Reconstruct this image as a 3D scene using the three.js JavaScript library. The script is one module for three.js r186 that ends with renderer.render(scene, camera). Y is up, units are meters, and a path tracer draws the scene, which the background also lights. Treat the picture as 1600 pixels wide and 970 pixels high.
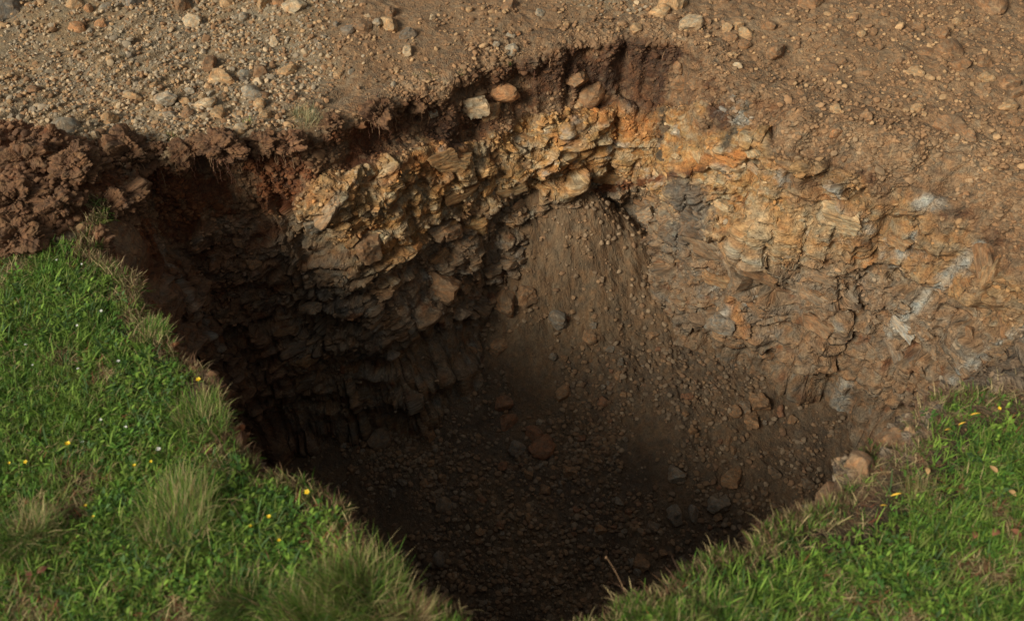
import * as THREE from 'three';
import { mergeGeometries, toCreasedNormals, mergeVertices } from 'three/addons/utils/BufferGeometryUtils.js';

// ---------------------------------------------------------------- camera, sky, sun, exposure
const scene = new THREE.Scene();
const camera = new THREE.PerspectiveCamera(36, 1024 / 620, 0.05, 400);
camera.position.set(0, 3.6, 0);
camera.rotation.set(-43 * Math.PI / 180, 0, 0);
camera.focus = 7.6;
camera.userData.fStop = 1.7;

const SUN_DIR = new THREE.Vector3(-0.60, 0.49, 0.54).normalize();
{
  // thin even cloud: a pale sky, a little brighter around the veiled sun
  const W = 256, H = 128, data = new Float32Array(W * H * 4);
  for (let j = 0; j < H; j++) for (let i = 0; i < W; i++) {
    const el = (j + 0.5) / H * Math.PI - Math.PI / 2, az = (i + 0.5) / W * Math.PI * 2 - Math.PI;
    const d = [Math.cos(el) * Math.cos(az), Math.sin(el), Math.cos(el) * Math.sin(az)];
    const c = d[0] * SUN_DIR.x + d[1] * SUN_DIR.y + d[2] * SUN_DIR.z;
    const glow = 0.9 * Math.pow(Math.max(0, 0.5 + 0.5 * c), 6);
    const b = 0.125 + 0.02 * Math.max(0, d[1]) + glow * 0.20;
    const k = (j * W + i) * 4;
    data[k] = b * 1.0; data[k + 1] = b; data[k + 2] = b * 1.01; data[k + 3] = 1;
  }
  const t = new THREE.DataTexture(data, W, H, THREE.RGBAFormat, THREE.FloatType);
  t.mapping = THREE.EquirectangularReflectionMapping; t.magFilter = THREE.LinearFilter; t.minFilter = THREE.LinearFilter;
  t.wrapS = THREE.RepeatWrapping; t.needsUpdate = true;
  scene.background = t; scene.environment = t;
}
const sun = new THREE.DirectionalLight(new THREE.Color(1.0, 0.92, 0.79), 3.5);
sun.position.copy(SUN_DIR).multiplyScalar(30).add(new THREE.Vector3(0.3, 0, -4.8));
sun.target.position.set(0.3, 0, -4.8);
sun.castShadow = true; sun.shadow.radius = 44;
sun.shadow.mapSize.set(2048, 2048);
Object.assign(sun.shadow.camera, { left: -8, right: 8, top: 8, bottom: -8, near: 1, far: 60 });
scene.add(sun, sun.target);

const renderer = new THREE.WebGLRenderer({ antialias: true });
renderer.setSize(1024, 620);
renderer.toneMapping = THREE.LinearToneMapping;
renderer.toneMappingExposure = 1.34;
renderer.shadowMap.enabled = true;

// ---------------------------------------------------------------- random numbers, noise
function rng(seed) { let a = seed >>> 0; return () => { a = (a + 0x6D2B79F5) | 0; let t = Math.imul(a ^ (a >>> 15), 1 | a); t = (t + Math.imul(t ^ (t >>> 7), 61 | t)) ^ t; return ((t ^ (t >>> 14)) >>> 0) / 4294967296; }; }
const PERM = new Uint8Array(512);
{ const r = rng(77), p = [...Array(256).keys()]; for (let i = 255; i > 0; i--) { const j = Math.floor(r() * (i + 1)); [p[i], p[j]] = [p[j], p[i]]; } for (let i = 0; i < 512; i++) PERM[i] = p[i & 255]; }
const gd = (h, x, y, z) => { h &= 15; const u = h < 8 ? x : y, v = h < 4 ? y : h === 12 || h === 14 ? x : z; return ((h & 1) ? -u : u) + ((h & 2) ? -v : v); };
function noise(x, y, z) {
  const X0 = Math.floor(x), Y0 = Math.floor(y), Z0 = Math.floor(z), X = X0 & 255, Y = Y0 & 255, Z = Z0 & 255; x -= X0; y -= Y0; z -= Z0;
  const u = x * x * x * (x * (x * 6 - 15) + 10), v = y * y * y * (y * (y * 6 - 15) + 10), w = z * z * z * (z * (z * 6 - 15) + 10);
  const A = PERM[X] + Y, AA = PERM[A] + Z, AB = PERM[A + 1] + Z, B = PERM[X + 1] + Y, BA = PERM[B] + Z, BB = PERM[B + 1] + Z;
  const l = (t, a, b) => a + t * (b - a);
  return l(w, l(v, l(u, gd(PERM[AA], x, y, z), gd(PERM[BA], x - 1, y, z)), l(u, gd(PERM[AB], x, y - 1, z), gd(PERM[BB], x - 1, y - 1, z))),
    l(v, l(u, gd(PERM[AA + 1], x, y, z - 1), gd(PERM[BA + 1], x - 1, y, z - 1)), l(u, gd(PERM[AB + 1], x, y - 1, z - 1), gd(PERM[BB + 1], x - 1, y - 1, z - 1))));
}
function fbm(x, y, z, o) { let s = 0, a = 1, n = 0; for (let i = 0; i < o; i++) { s += a * noise(x, y, z); n += a; a *= 0.5; x = x * 2.03 + 11.3; y = y * 2.03 - 7.1; z = z * 2.03 + 3.7; } return s / n; }
function ridge(x, y, z, o) { let s = 0, a = 1, n = 0; for (let i = 0; i < o; i++) { s += a * (1 - 2 * Math.abs(noise(x, y, z))); n += a; a *= 0.5; x = x * 2.1 + 5.3; y = y * 2.1 - 9.1; z = z * 2.1 + 2.7; } return s / n; }
function hash3(i, j, k) { let h = Math.imul(i, 374761393) ^ Math.imul(j, 668265263) ^ Math.imul(k, 2147483647 ^ 0x5bd1e995); h = Math.imul(h ^ (h >>> 13), 1274126177); return (h ^ (h >>> 16)) >>> 0; }
const V = { f1: 0, f2: 0, id: 0, dx: 0, dy: 0, dz: 0 };
function voronoi(x, y, z) {   // nearest jittered cell: distances, id and offset to its centre
  const X = Math.floor(x), Y = Math.floor(y), Z = Math.floor(z); let f1 = 9, f2 = 9;
  for (let i = -1; i <= 1; i++) for (let j = -1; j <= 1; j++) for (let k = -1; k <= 1; k++) {
    const h = hash3(X + i, Y + j, Z + k);
    const dx = X + i + (h & 1023) / 1023 - x, dy = Y + j + ((h >>> 10) & 1023) / 1023 - y, dz = Z + k + ((h >>> 20) & 1023) / 1023 - z;
    const d = dx * dx + dy * dy + dz * dz;
    if (d < f1) { f2 = f1; f1 = d; V.id = h; V.dx = dx; V.dy = dy; V.dz = dz; } else if (d < f2) f2 = d;
  }
  V.f1 = Math.sqrt(f1); V.f2 = Math.sqrt(f2);
}
const clamp = (x, a = 0, b = 1) => x < a ? a : x > b ? b : x;
const sstep = (a, b, x) => { const t = clamp((x - a) / (b - a)); return t * t * (3 - 2 * t); };
const mix = (a, b, t) => a + (b - a) * t;
const mix3 = (a, b, t) => [mix(a[0], b[0], t), mix(a[1], b[1], t), mix(a[2], b[2], t)];
const srgb = (r, g, b) => [r, g, b].map(c => { c /= 255; return c <= 0.04045 ? c / 12.92 : Math.pow((c + 0.055) / 1.055, 2.4); });
// one broken block: a flat tilted face per cell, bevelled where cells meet, with a crack between them
function facet(x, y, z, tilt, crack, bevel = 0.14) {
  const X = Math.floor(x), Y = Math.floor(y), Z = Math.floor(z); let f1 = 9, f2 = 9, h1 = 0, h2 = 0;
  for (let i = -1; i <= 1; i++) for (let j = -1; j <= 1; j++) for (let k = -1; k <= 1; k++) {
    const h = hash3(X + i, Y + j, Z + k);
    const dx = X + i + (h & 1023) / 1023 - x, dy = Y + j + ((h >>> 10) & 1023) / 1023 - y, dz = Z + k + ((h >>> 20) & 1023) / 1023 - z, d = dx * dx + dy * dy + dz * dz;
    if (d < f2) {
      const v = ((h >>> 3) & 255) / 255 - 0.5 + tilt * (dx * (((h >>> 11) & 255) / 255 - 0.5) + dy * (((h >>> 17) & 255) / 255 - 0.6)) * 2;
      if (d < f1) { f2 = f1; h2 = h1; f1 = d; h1 = v; } else { f2 = d; h2 = v; }
    }
  }
  const e = Math.sqrt(f2) - Math.sqrt(f1);
  return mix(h1, h2, 0.5 * (1 - sstep(0, bevel, e))) - crack * (1 - sstep(0, 0.11, e));
}
// ---------------------------------------------------------------- the plan of the pit: rim stations and wall profiles
// each station: x, z of the rim, then the profile it uses
const STATIONS = [
  [-0.095, -1.875, 'near'], [-0.519, -2.229, 'near'], [-0.933, -2.568, 'near'], [-1.301, -2.880, 'near'], [-1.750, -3.464, 'near'], [-2.034, -3.817, 'near'], [-2.325, -4.200, 'near'],
  [-2.500, -4.500, 'corner'], [-2.660, -4.950, 'corner'], [-2.400, -5.330, 'soil'], [-2.030, -5.480, 'soil'], [-1.660, -5.450, 'soil'],
  [-1.410, -5.630, 'shelf'], [-1.170, -5.800, 'shelf'], [-0.745, -6.150, 'shelf'], [-0.385, -6.430, 'back'], [0.000, -6.630, 'back'], [0.400, -6.860, 'back'], [0.860, -6.940, 'back'], [1.300, -6.850, 'back'],
  [1.560, -6.420, 'turn'], [1.840, -6.100, 'turn'], [2.240, -5.780, 'round'], [2.820, -5.520, 'round'], [3.290, -5.100, 'round'], [3.550, -4.500, 'side'], [3.400, -3.950, 'side'], [3.050, -3.550, 'ledge'],
  [2.600, -3.300, 'ledge'], [2.084, -3.061, 'bench'], [1.559, -2.613, 'bench'], [1.113, -2.363, 'near'], [0.589, -2.097, 'near'], [0.132, -1.925, 'near'],
];
const NS = STATIONS.length;
// (metres into the pit, height) from the ground outside the rim down to below the floor
const PROFILES = {
  near: [[-0.5, -0.07], [-0.2, 0], [0, -0.015], [0.05, -0.08], [0.03, -0.4], [0.03, -0.6], [0.05, -1.2], [0.05, -1.5], [0.1, -2.4], [0.15, -4.7]],
  corner: [[-0.5, -0.07], [-0.2, 0], [0, -0.02], [0.18, -0.2], [0.22, -0.45], [0.27, -0.6], [0.32, -1.2], [0.32, -1.5], [0.4, -2.4], [0.5, -4.7]],
  soil: [[-0.5, -0.07], [-0.2, 0], [0, -0.02], [-0.08, -0.2], [-0.03, -0.5], [0.07, -0.7], [0.18, -1.2], [0.26, -1.5], [0.5, -2.4], [0.9, -4.7]],
  shelf: [[-0.5, -0.07], [-0.2, 0], [0, -0.025], [-0.04, -0.15], [0.0, -0.33], [0.17, -0.41], [0.33, -0.93], [0.26, -1.05], [0.55, -1.9], [1.3, -3.9]],
  back: [[-0.5, -0.07], [-0.2, 0], [0, -0.025], [-0.01, -0.17], [0.05, -0.46], [0.19, -0.54], [0.30, -1.03], [0.26, -1.15], [0.45, -2.0], [0.9, -3.5]],
  turn: [[-0.5, -0.07], [-0.2, 0], [0, -0.01], [0.04, -0.10], [0.08, -0.20], [0.16, -0.28], [0.34, -1.0], [0.3, -1.1], [0.4, -2.0], [0.55, -3.6]],
  round: [[-0.5, -0.07], [-0.2, 0], [0, -0.02], [0.1, -0.09], [0.21, -0.2], [0.29, -0.36], [0.36, -1.0], [0.36, -1.2], [0.37, -2.1], [0.42, -4.7]],
  side: [[-0.5, -0.07], [-0.2, 0], [0, -0.02], [0.1, -0.15], [0.2, -0.35], [0.3, -0.6], [0.35, -1.1], [0.35, -1.4], [0.4, -2.4], [0.5, -4.7]],
  bench: [[-0.5, -0.07], [-0.2, 0], [0, -0.02], [0.05, -0.10], [0.09, -0.30], [0.10, -0.55], [0.08, -1.1], [0.08, -1.5], [0.1, -2.4], [0.2, -4.7]],
  ledge: [[-0.5, -0.07], [-0.2, 0], [0, -0.02], [0.08, -0.12], [0.24, -0.30], [0.36, -0.52], [0.40, -1.1], [0.4, -1.5], [0.45, -2.4], [0.5, -4.7]],
};
const NR = 10;
const CENTRE = [0.35, -4.7];
const cr = (a, b, c, d, t) => 0.5 * (2 * b + (c - a) * t + (2 * a - 5 * b + 4 * c - d) * t * t + (3 * b - a - 3 * c + d) * t * t * t);
const crd = (a, b, c, d, t) => 0.5 * ((c - a) + 2 * (2 * a - 5 * b + 4 * c - d) * t + 3 * (3 * b - a - 3 * c + d) * t * t);
const at = (i) => STATIONS[((i % NS) + NS) % NS];
function rim(t) {           // t in stations: x, z and the inward direction
  const i = Math.floor(t), f = t - i, [a, b, c, d] = [at(i - 1), at(i), at(i + 1), at(i + 2)];
  let x = cr(a[0], b[0], c[0], d[0], f), z = cr(a[1], b[1], c[1], d[1], f);
  let tx = crd(a[0], b[0], c[0], d[0], f), tz = crd(a[1], b[1], c[1], d[1], f); const l = Math.hypot(tx, tz);
  let nx = -tz / l, nz = tx / l;                         // right of travel: into the pit
  const w = 0.75, qx = CENTRE[0] - x, qz = CENTRE[1] - z, ql = Math.hypot(qx, qz);
  if (nx * qx + nz * qz < 0) { nx = -nx; nz = -nz; }
  const rough = 0.10 * noise(x * 2.6, 0.7, z * 2.6) + 0.055 * noise(x * 6.3, 4.7, z * 6.3) + (z > -4.4 ? 0.055 : 0.035) * noise(x * 15, 2.7, z * 15); x += nx * rough; z += nz * rough;
  nx = mix(nx, qx / ql, w); nz = mix(nz, qz / ql, w); const m = Math.hypot(nx, nz);
  return [x, z, nx / m, nz / m];
}
const RIM = []; for (let k = 0; k < 680; k++) RIM.push(rim(k / 680 * NS));
function rimDistance(x, z) {    // metres to the rim, negative inside the pit
  let best = 1e9, inside = false;
  for (let i = 0, j = RIM.length - 1; i < RIM.length; j = i++) {
    const ax = RIM[j][0], az = RIM[j][1], bx = RIM[i][0] - ax, bz = RIM[i][1] - az, px = x - ax, pz = z - az;
    const t = clamp((px * bx + pz * bz) / (bx * bx + bz * bz)), ex = px - t * bx, ez = pz - t * bz, d = ex * ex + ez * ez;
    if (d < best) best = d;
    if ((RIM[i][1] > z) !== (az > z) && x < (ax - RIM[i][0]) * (z - RIM[i][1]) / (az - RIM[i][1]) + RIM[i][0]) inside = !inside;
  }
  return inside ? -Math.sqrt(best) : Math.sqrt(best);
}
// where turf grows, 0..1 : the near side, left and right of the pit
function turf(x, z) {
  const edge = x < 0.3 ? -4.32 + 0.22 * sstep(-2.7, -3.3, x) : -4.0 + 0.3 * sstep(3.2, 4.2, x);
  return sstep(-0.07, 0.07, z - edge + 0.16 * noise(x * 3.1, 0.4, z * 3.1) + 0.06 * noise(x * 11, 3.4, z * 11));
}
const mound = (x, z) => sstep(0, 0.45, 1 - Math.hypot((x + 3.45) / 1.15, (z + 4.95) / 0.72));
const gravelly = (x, z) => clamp(sstep(-1.0, -1.9, x + 0.5 * noise(x * 1.3, 1, z * 1.3)) + 0.75 * sstep(0.75, 0.2, Math.hypot((x - 0.75) / 0.9, (z + 7.55) / 0.5)));
function groundHeight(x, z, fine = true) {
  const far = sstep(-4.6, -6.2, z), g = turf(x, z), m = mound(x, z);
  let y = 0.13 * Math.max(0, -z - 6.4) * (z > -30 ? 1 : 30 / -z) + 0.035 * noise(x * 0.9, 2.2, z * 0.9) + 0.02 * noise(x * 2.3, 5.2, z * 2.3) * (1 - 0.3 * g);
  y += 0.16 * sstep(1.2, 3.6, x) * sstep(-5.0, -6.6, z);
  if (m > 0) y += m * (0.13 + 0.13 * ridge(x * 1.7, 3.1, z * 1.7, 2) + 0.05 * noise(x * 5, 1, z * 5));
  if (!fine) return y;
  const bare = 1 - g;
  if (bare > 0.02) {
    const gr = gravelly(x, z);
    y += bare * (0.016 * noise(x * 6, 8.2, z * 6) + 0.010 * fbm(x * 14, 4.1, z * 14, 3));
    voronoi(x * 13 + 0.4 * noise(x * 9, 1, z * 9), 3.3, z * 13); y += bare * (1 - gr * 0.4) * 0.030 * (0.5 - V.f1) * sstep(-0.25, 0.4, noise(x * 2, 9, z * 2) + 0.3 * sstep(0.5, 2.5, x));
    voronoi(x * 29, 1.3, z * 29); y += bare * 0.010 * (0.5 - V.f1) * sstep(-0.1, 0.4, noise(x * 3, 1, z * 3) + 0.1); y += bare * 0.03 * noise(x * 3.1, 3.9, z * 3.1);
    // tracked ground: cleats of a machine pressed into the gravel, running back to the left
    const u = x * 0.80 + z * 0.60, w = x * -0.60 + z * 0.80, tr = gr * sstep(0.42, 0.30, Math.abs(((w + 5.35) % 1.1 + 1.1) % 1.1 - 0.55)) * sstep(-2.0, -2.6, x + 0.4 * noise(x * 2, 7, z * 2));
    y += tr * 0.020 * sstep(-0.25, 0.25, Math.sin(u * 42 + 1.2 * noise(x * 3, 0, z * 3)));
    y += m * 0.03 * fbm(x * 9, 2.5, z * 9, 3);
  }
  return y;
}
function floorHeight(x, z, fine = true) {
  const d1 = Math.hypot((x - 0.22) / 2.9, z + 6.58);
  const cone = -0.72 - 1.75 * (1 - Math.exp(-d1 / 0.66)) - 0.30 * d1;
  const d2 = Math.hypot((x - 1.75) / 1.5, z + 6.3), cone2 = -2.0 - 0.42 * d2;
  const plane = -2.86 + 0.34 * (-z - 5.2) * (z < -5.2 ? 1.0 : 1.9) - 0.14 * Math.max(0, -x - 0.4) - 0.10 * Math.max(0, x - 2.1);
  const k = 5; let y = Math.log(Math.exp(k * cone) + Math.exp(k * plane) + Math.exp(k * cone2)) / k - 0.05;
  y += 0.07 * noise(x * 1.4, 3.3, z * 1.4) + 0.04 * noise(x * 3.7, 1.3, z * 3.7);
  const steep = sstep(-5.4, -6.1, z); y += steep * (0.06 * noise(x * 3.5, 8.1, z * 2.2) + 0.03 * fbm(x * 8, 2.1, z * 6, 2));
  if (!fine) return y;
  y += 0.022 * fbm(x * 9, 2.7, z * 9, 4) + steep * (0.035 * facet(x * 5, 1.5, z * 5, 0.9, 0.2, 0.3) * sstep(-0.1, 0.3, noise(x * 2, 3, z * 2)) + 0.015 * facet(x * 16, 4.5, z * 16, 1, 0.4, 0.3));
  const rub = sstep(-0.25, 0.35, noise(x * 1.6, 6.6, z * 1.6) + 0.25 * sstep(-6.0, -5.4, z));
  const a = 0.3 * noise(x * 7, 1, z * 7);
  y += rub * 0.030 * (0.45 - (voronoi(x * 10 + a, 1.2, z * 10 - a), V.f1)) + rub * 0.016 * facet(x * 24, 5.1, z * 24, 0.9, 0.5);
  return y;
}

// ---------------------------------------------------------------- surface colours (base colours, linear)
const COL = {
  dirt: srgb(148, 118, 85), dirtPale: srgb(164, 134, 99), gravel: srgb(160, 136, 100), gravelGrey: srgb(158, 142, 114), red: srgb(124, 76, 42), topsoil: srgb(116, 79, 48), topsoilDark: srgb(82, 55, 35),
  ochre: srgb(194, 147, 87), orange: srgb(190, 128, 66), pale: srgb(194, 168, 127), white: srgb(190, 180, 160), rust: srgb(120, 66, 24), brown: srgb(146, 114, 80), grey: srgb(142, 131, 114), dark: srgb(146, 124, 97), darkest: srgb(128, 111, 90),
  vein: srgb(176, 168, 150), seam: srgb(104, 88, 66), darkgrey: srgb(116, 104, 88), floorBrown: srgb(118, 96, 71), floorDark: srgb(102, 84, 64), fan: srgb(130, 105, 76),
};
function bankColor(x, y, z) {
  const gr = gravelly(x, z), n1 = fbm(x * 2.1, 1.2, z * 2.1, 4), n2 = fbm(x * 17, 6.2, z * 17, 3), n3 = noise(x * 60, 2, z * 60);
  let c = mix3(COL.dirt, COL.dirtPale, sstep(-0.2, 0.4, n1 + 0.4 * n2));
  c = mix3(c, COL.brown, 0.7 * sstep(0.05, 0.45, fbm(x * 3.3, 7.7, z * 3.3, 3) + 0.3 * n2));
  c = mix3(c, mix3(COL.gravel, COL.gravelGrey, sstep(-0.3, 0.3, n2 + n1)), gr * 0.85);
  const m = mound(x, z); c = mix3(c, mix3(COL.red, COL.topsoil, sstep(-0.3, 0.3, n1 + 0.5 * n2)), sstep(0.05, 0.35, m + 0.3 * n2));
  const g = turf(x, z); c = mix3(c, mix3(srgb(70, 55, 36), srgb(88, 74, 44), sstep(-0.3, 0.3, n2)), g);
  const k = 1 + 0.16 * n3 + 0.25 * n2; return [c[0] * k, c[1] * k, c[2] * k];
}
// stains, veins and seams seen on the rock: [ax, ay, az, bx, by, bz, half width, colour, strength]
const VEINS = [
  [3.11, -0.425, -4.941, 3.064, -0.538, -4.948, 0.041, "vein", 0.8, 1],
  [3.064, -0.538, -4.948, 3.045, -0.694, -5.002, 0.041, "vein", 0.8, 1],
  [3.045, -0.694, -5.002, 2.98, -0.79, -4.983, 0.042, "vein", 0.8, 1],
  [2.98, -0.79, -4.983, 2.984, -0.996, -5.083, 0.043, "vein", 0.8, 1],
  [2.984, -0.996, -5.083, 2.924, -1.112, -5.078, 0.044, "vein", 0.8, 1],
  [2.924, -1.112, -5.078, 2.868, -1.24, -5.082, 0.044, "vein", 0.8, 1],
  [2.868, -1.24, -5.082, 2.85, -1.44, -5.157, 0.045, "vein", 0.8, 1],
  [2.786, -0.563, -5.216, 2.781, -0.722, -5.252, 0.043, "vein", 0.8, 1],
  [2.781, -0.722, -5.252, 2.759, -0.86, -5.257, 0.043, "vein", 0.8, 1],
  [2.195, -0.275, -5.346, 2.246, -0.557, -5.442, 0.06, "white", 0.85, 1],
  [2.451, -0.535, -5.324, 2.481, -0.586, -5.303, 0.065, "white", 0.8, 0],
  [2.655, -0.672, -5.28, 2.647, -0.777, -5.264, 0.027, "vein", 0.8, 0],
  [1.913, -1.431, -5.64, 1.883, -1.582, -5.609, 0.037, "white", 0.8, 0],
  [1.678, -1.552, -5.83, 1.615, -1.622, -5.831, 0.031, "white", 0.8, 0],
  [1.75, -1.629, -5.63, 1.643, -1.805, -5.605, 0.035, "white", 0.7, 1],
  [1.217, -0.469, -6.73, 1.213, -0.578, -6.682, 0.035, "seam", 0.9, 1],
  [1.213, -0.578, -6.682, 1.21, -0.693, -6.64, 0.035, "seam", 0.9, 1],
  [1.21, -0.693, -6.64, 1.201, -0.789, -6.568, 0.035, "seam", 0.9, 1],
  [1.74, -0.106, -6.192, 1.697, -0.205, -6.166, 0.038, "seam", 0.9, 1],
  [1.697, -0.205, -6.166, 1.643, -0.282, -6.102, 0.039, "seam", 0.9, 1],
  [1.643, -0.282, -6.102, 1.586, -0.35, -6.023, 0.039, "seam", 0.9, 1],
  [1.586, -0.35, -6.023, 1.545, -0.459, -6.006, 0.039, "seam", 0.9, 1],
  [0.958, -0.508, -6.737, 0.978, -0.557, -6.738, 0.081, "white", 0.7, 0],
  [0.445, -0.521, -6.472, 0.468, -0.59, -6.469, 0.055, "white", 0.7, 0],
  [1.669, -0.162, -6.222, 1.695, -0.193, -6.183, 0.08, "white", 0.75, 0],
  [1.534, -0.474, -5.985, 1.582, -0.498, -5.962, 0.081, "white", 0.75, 0],
  [1.904, -0.347, -5.663, 1.941, -0.366, -5.643, 0.055, "white", 0.8, 0],
  [-0.239, -0.556, -6.307, -0.274, -0.652, -6.217, 0.054, "pale", 0.7, 1],
  [-0.274, -0.652, -6.217, -0.306, -0.7, -6.058, 0.054, "pale", 0.7, 1],
  [-2.433, -0.457, -5.083, -2.424, -0.61, -5.119, 0.03, "vein", 0.3, 1],
  [-2.424, -0.61, -5.119, -2.345, -0.643, -5.01, 0.03, "vein", 0.3, 1],
  [-2.345, -0.643, -5.01, -2.343, -0.818, -5.063, 0.03, "vein", 0.3, 1],
  [-2.343, -0.818, -5.063, -2.28, -0.884, -4.989, 0.03, "vein", 0.3, 1],
  [-2.28, -0.884, -4.989, -2.224, -0.962, -4.929, 0.03, "vein", 0.3, 1],
  [-2.224, -0.962, -4.929, -2.262, -1.24, -5.078, 0.031, "vein", 0.3, 1],
  [-2.262, -1.24, -5.078, -2.194, -1.301, -4.994, 0.032, "vein", 0.3, 1],
  [-2.194, -1.301, -4.994, -2.192, -1.515, -5.062, 0.032, "vein", 0.3, 1],
  [2.701, -2.102, -5.242, 2.717, -2.306, -5.269, 0.064, "vein", 0.6, 1],
  [2.717, -2.306, -5.269, 2.704, -2.453, -5.24, 0.064, "vein", 0.6, 1],
  [2.704, -2.453, -5.24, 2.65, -2.509, -5.132, 0.065, "vein", 0.6, 1],
  [2.65, -2.509, -5.132, 2.6, -2.572, -5.03, 0.064, "vein", 0.6, 1],
  [3.285, -0.666, -4.412, 3.272, -0.794, -4.46, 0.045, "vein", 0.6, 1],
  [3.272, -0.794, -4.46, 3.259, -0.934, -4.517, 0.046, "vein", 0.6, 1],
  [3.259, -0.934, -4.517, 3.218, -1.04, -4.536, 0.047, "vein", 0.6, 1],
  [3.218, -1.04, -4.536, 3.182, -1.158, -4.566, 0.047, "vein", 0.6, 1],
  [3.182, -1.158, -4.566, 3.141, -1.275, -4.591, 0.048, "vein", 0.6, 1],
  [3.141, -1.275, -4.591, 3.128, -1.441, -4.659, 0.049, "vein", 0.6, 1],
  [2.786, -0.3, -5.248, 2.876, -0.239, -5.181, 0.053, "white", 0.8, 1],
  [3.242, -0.13, -5.005, 3.302, -0.138, -4.948, 0.035, "white", 0.8, 0],
  [2.481, -0.839, -5.324, 2.59, -0.846, -5.261, 0.05, "orange", 0.9, 0],
  [1.453, -0.54, -6.023, 1.358, -0.63, -6.107, 0.033, "rust", 0.8, 1],
  [1.358, -0.63, -6.107, 1.251, -0.692, -6.149, 0.033, "rust", 0.8, 1],
  [1.251, -0.692, -6.149, 1.199, -0.974, -6.505, 0.035, "rust", 0.8, 1],
  [1.199, -0.974, -6.505, 1.081, -1.041, -6.55, 0.036, "rust", 0.8, 1],
  [1.081, -1.041, -6.55, 0.969, -1.148, -6.651, 0.036, "rust", 0.8, 1],
  [0.969, -1.148, -6.651, 0.844, -1.209, -6.686, 0.037, "rust", 0.8, 1],
  [0.844, -1.209, -6.686, 0.71, -1.219, -6.649, 0.037, "rust", 0.8, 1],
  [1.651, -0.356, -5.937, 1.564, -0.426, -5.995, 0.045, "orange", 0.7, 1],
  [1.564, -0.426, -5.995, 1.476, -0.497, -6.054, 0.045, "orange", 0.7, 1],
  [1.476, -0.497, -6.054, 1.387, -0.578, -6.126, 0.046, "orange", 0.7, 1],
  [1.387, -0.578, -6.126, 1.287, -0.631, -6.155, 0.047, "orange", 0.7, 1],
  [0.719, -0.481, -6.673, 0.855, -0.588, -6.781, 0.098, "orange", 0.6, 1],
  [0.855, -0.588, -6.781, 0.97, -0.582, -6.707, 0.099, "orange", 0.6, 1],
  [0.97, -0.582, -6.707, 1.093, -0.615, -6.695, 0.098, "orange", 0.6, 1],
  [1.901, -0.069, -6.041, 1.831, -0.064, -6.166, 0.05, "topsoil", 0.8, 0],
  [1.767, -1.558, -5.644, 1.812, -1.671, -5.577, 0.055, "orange", 0.45, 1],
  [1.812, -1.671, -5.577, 1.855, -1.778, -5.503, 0.056, "orange", 0.45, 1],
  [1.304, -0.826, -6.107, 1.378, -0.877, -6.049, 0.149, "darkgrey", 0.8, 1],
  [1.378, -0.877, -6.049, 1.458, -0.948, -6.02, 0.149, "darkgrey", 0.8, 1],
  [1.417, -1.054, -5.993, 1.367, -1.198, -6.053, 0.124, "darkgrey", 0.7, 1],
  [1.367, -1.198, -6.053, 1.319, -1.366, -6.138, 0.127, "darkgrey", 0.7, 1],
  [-0.754, -0.385, -5.896, -0.667, -0.464, -5.93, 0.077, "orange", 0.5, 1],
  [-0.667, -0.464, -5.93, -0.58, -0.561, -5.986, 0.078, "orange", 0.5, 1],
  [-0.58, -0.561, -5.986, -0.484, -0.603, -5.962, 0.078, "orange", 0.5, 1],
  [2.094, -0.643, -5.539, 2.208, -0.635, -5.504, 0.1, "pale", 0.5, 1],
  [2.208, -0.635, -5.504, 2.288, -0.568, -5.392, 0.099, "pale", 0.5, 1],
  [2.288, -0.568, -5.392, 2.381, -0.529, -5.317, 0.098, "pale", 0.5, 1],
  [1.801, -0.687, -5.674, 1.824, -0.748, -5.573, 0.102, "pale", 0.4, 1],
  [1.824, -0.748, -5.573, 1.847, -0.809, -5.474, 0.102, "pale", 0.4, 1],
  [1.847, -0.809, -5.474, 1.933, -1.018, -5.555, 0.103, "pale", 0.4, 1],
];
const strata = (x, y, z) => y - 0.26 * Math.sin(clamp((x + 1.6) / 3.3, -0.35, 1.25) * Math.PI * 0.62) - (x > 1.4 ? 0.18 * (x - 1.4) : 0);
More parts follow.
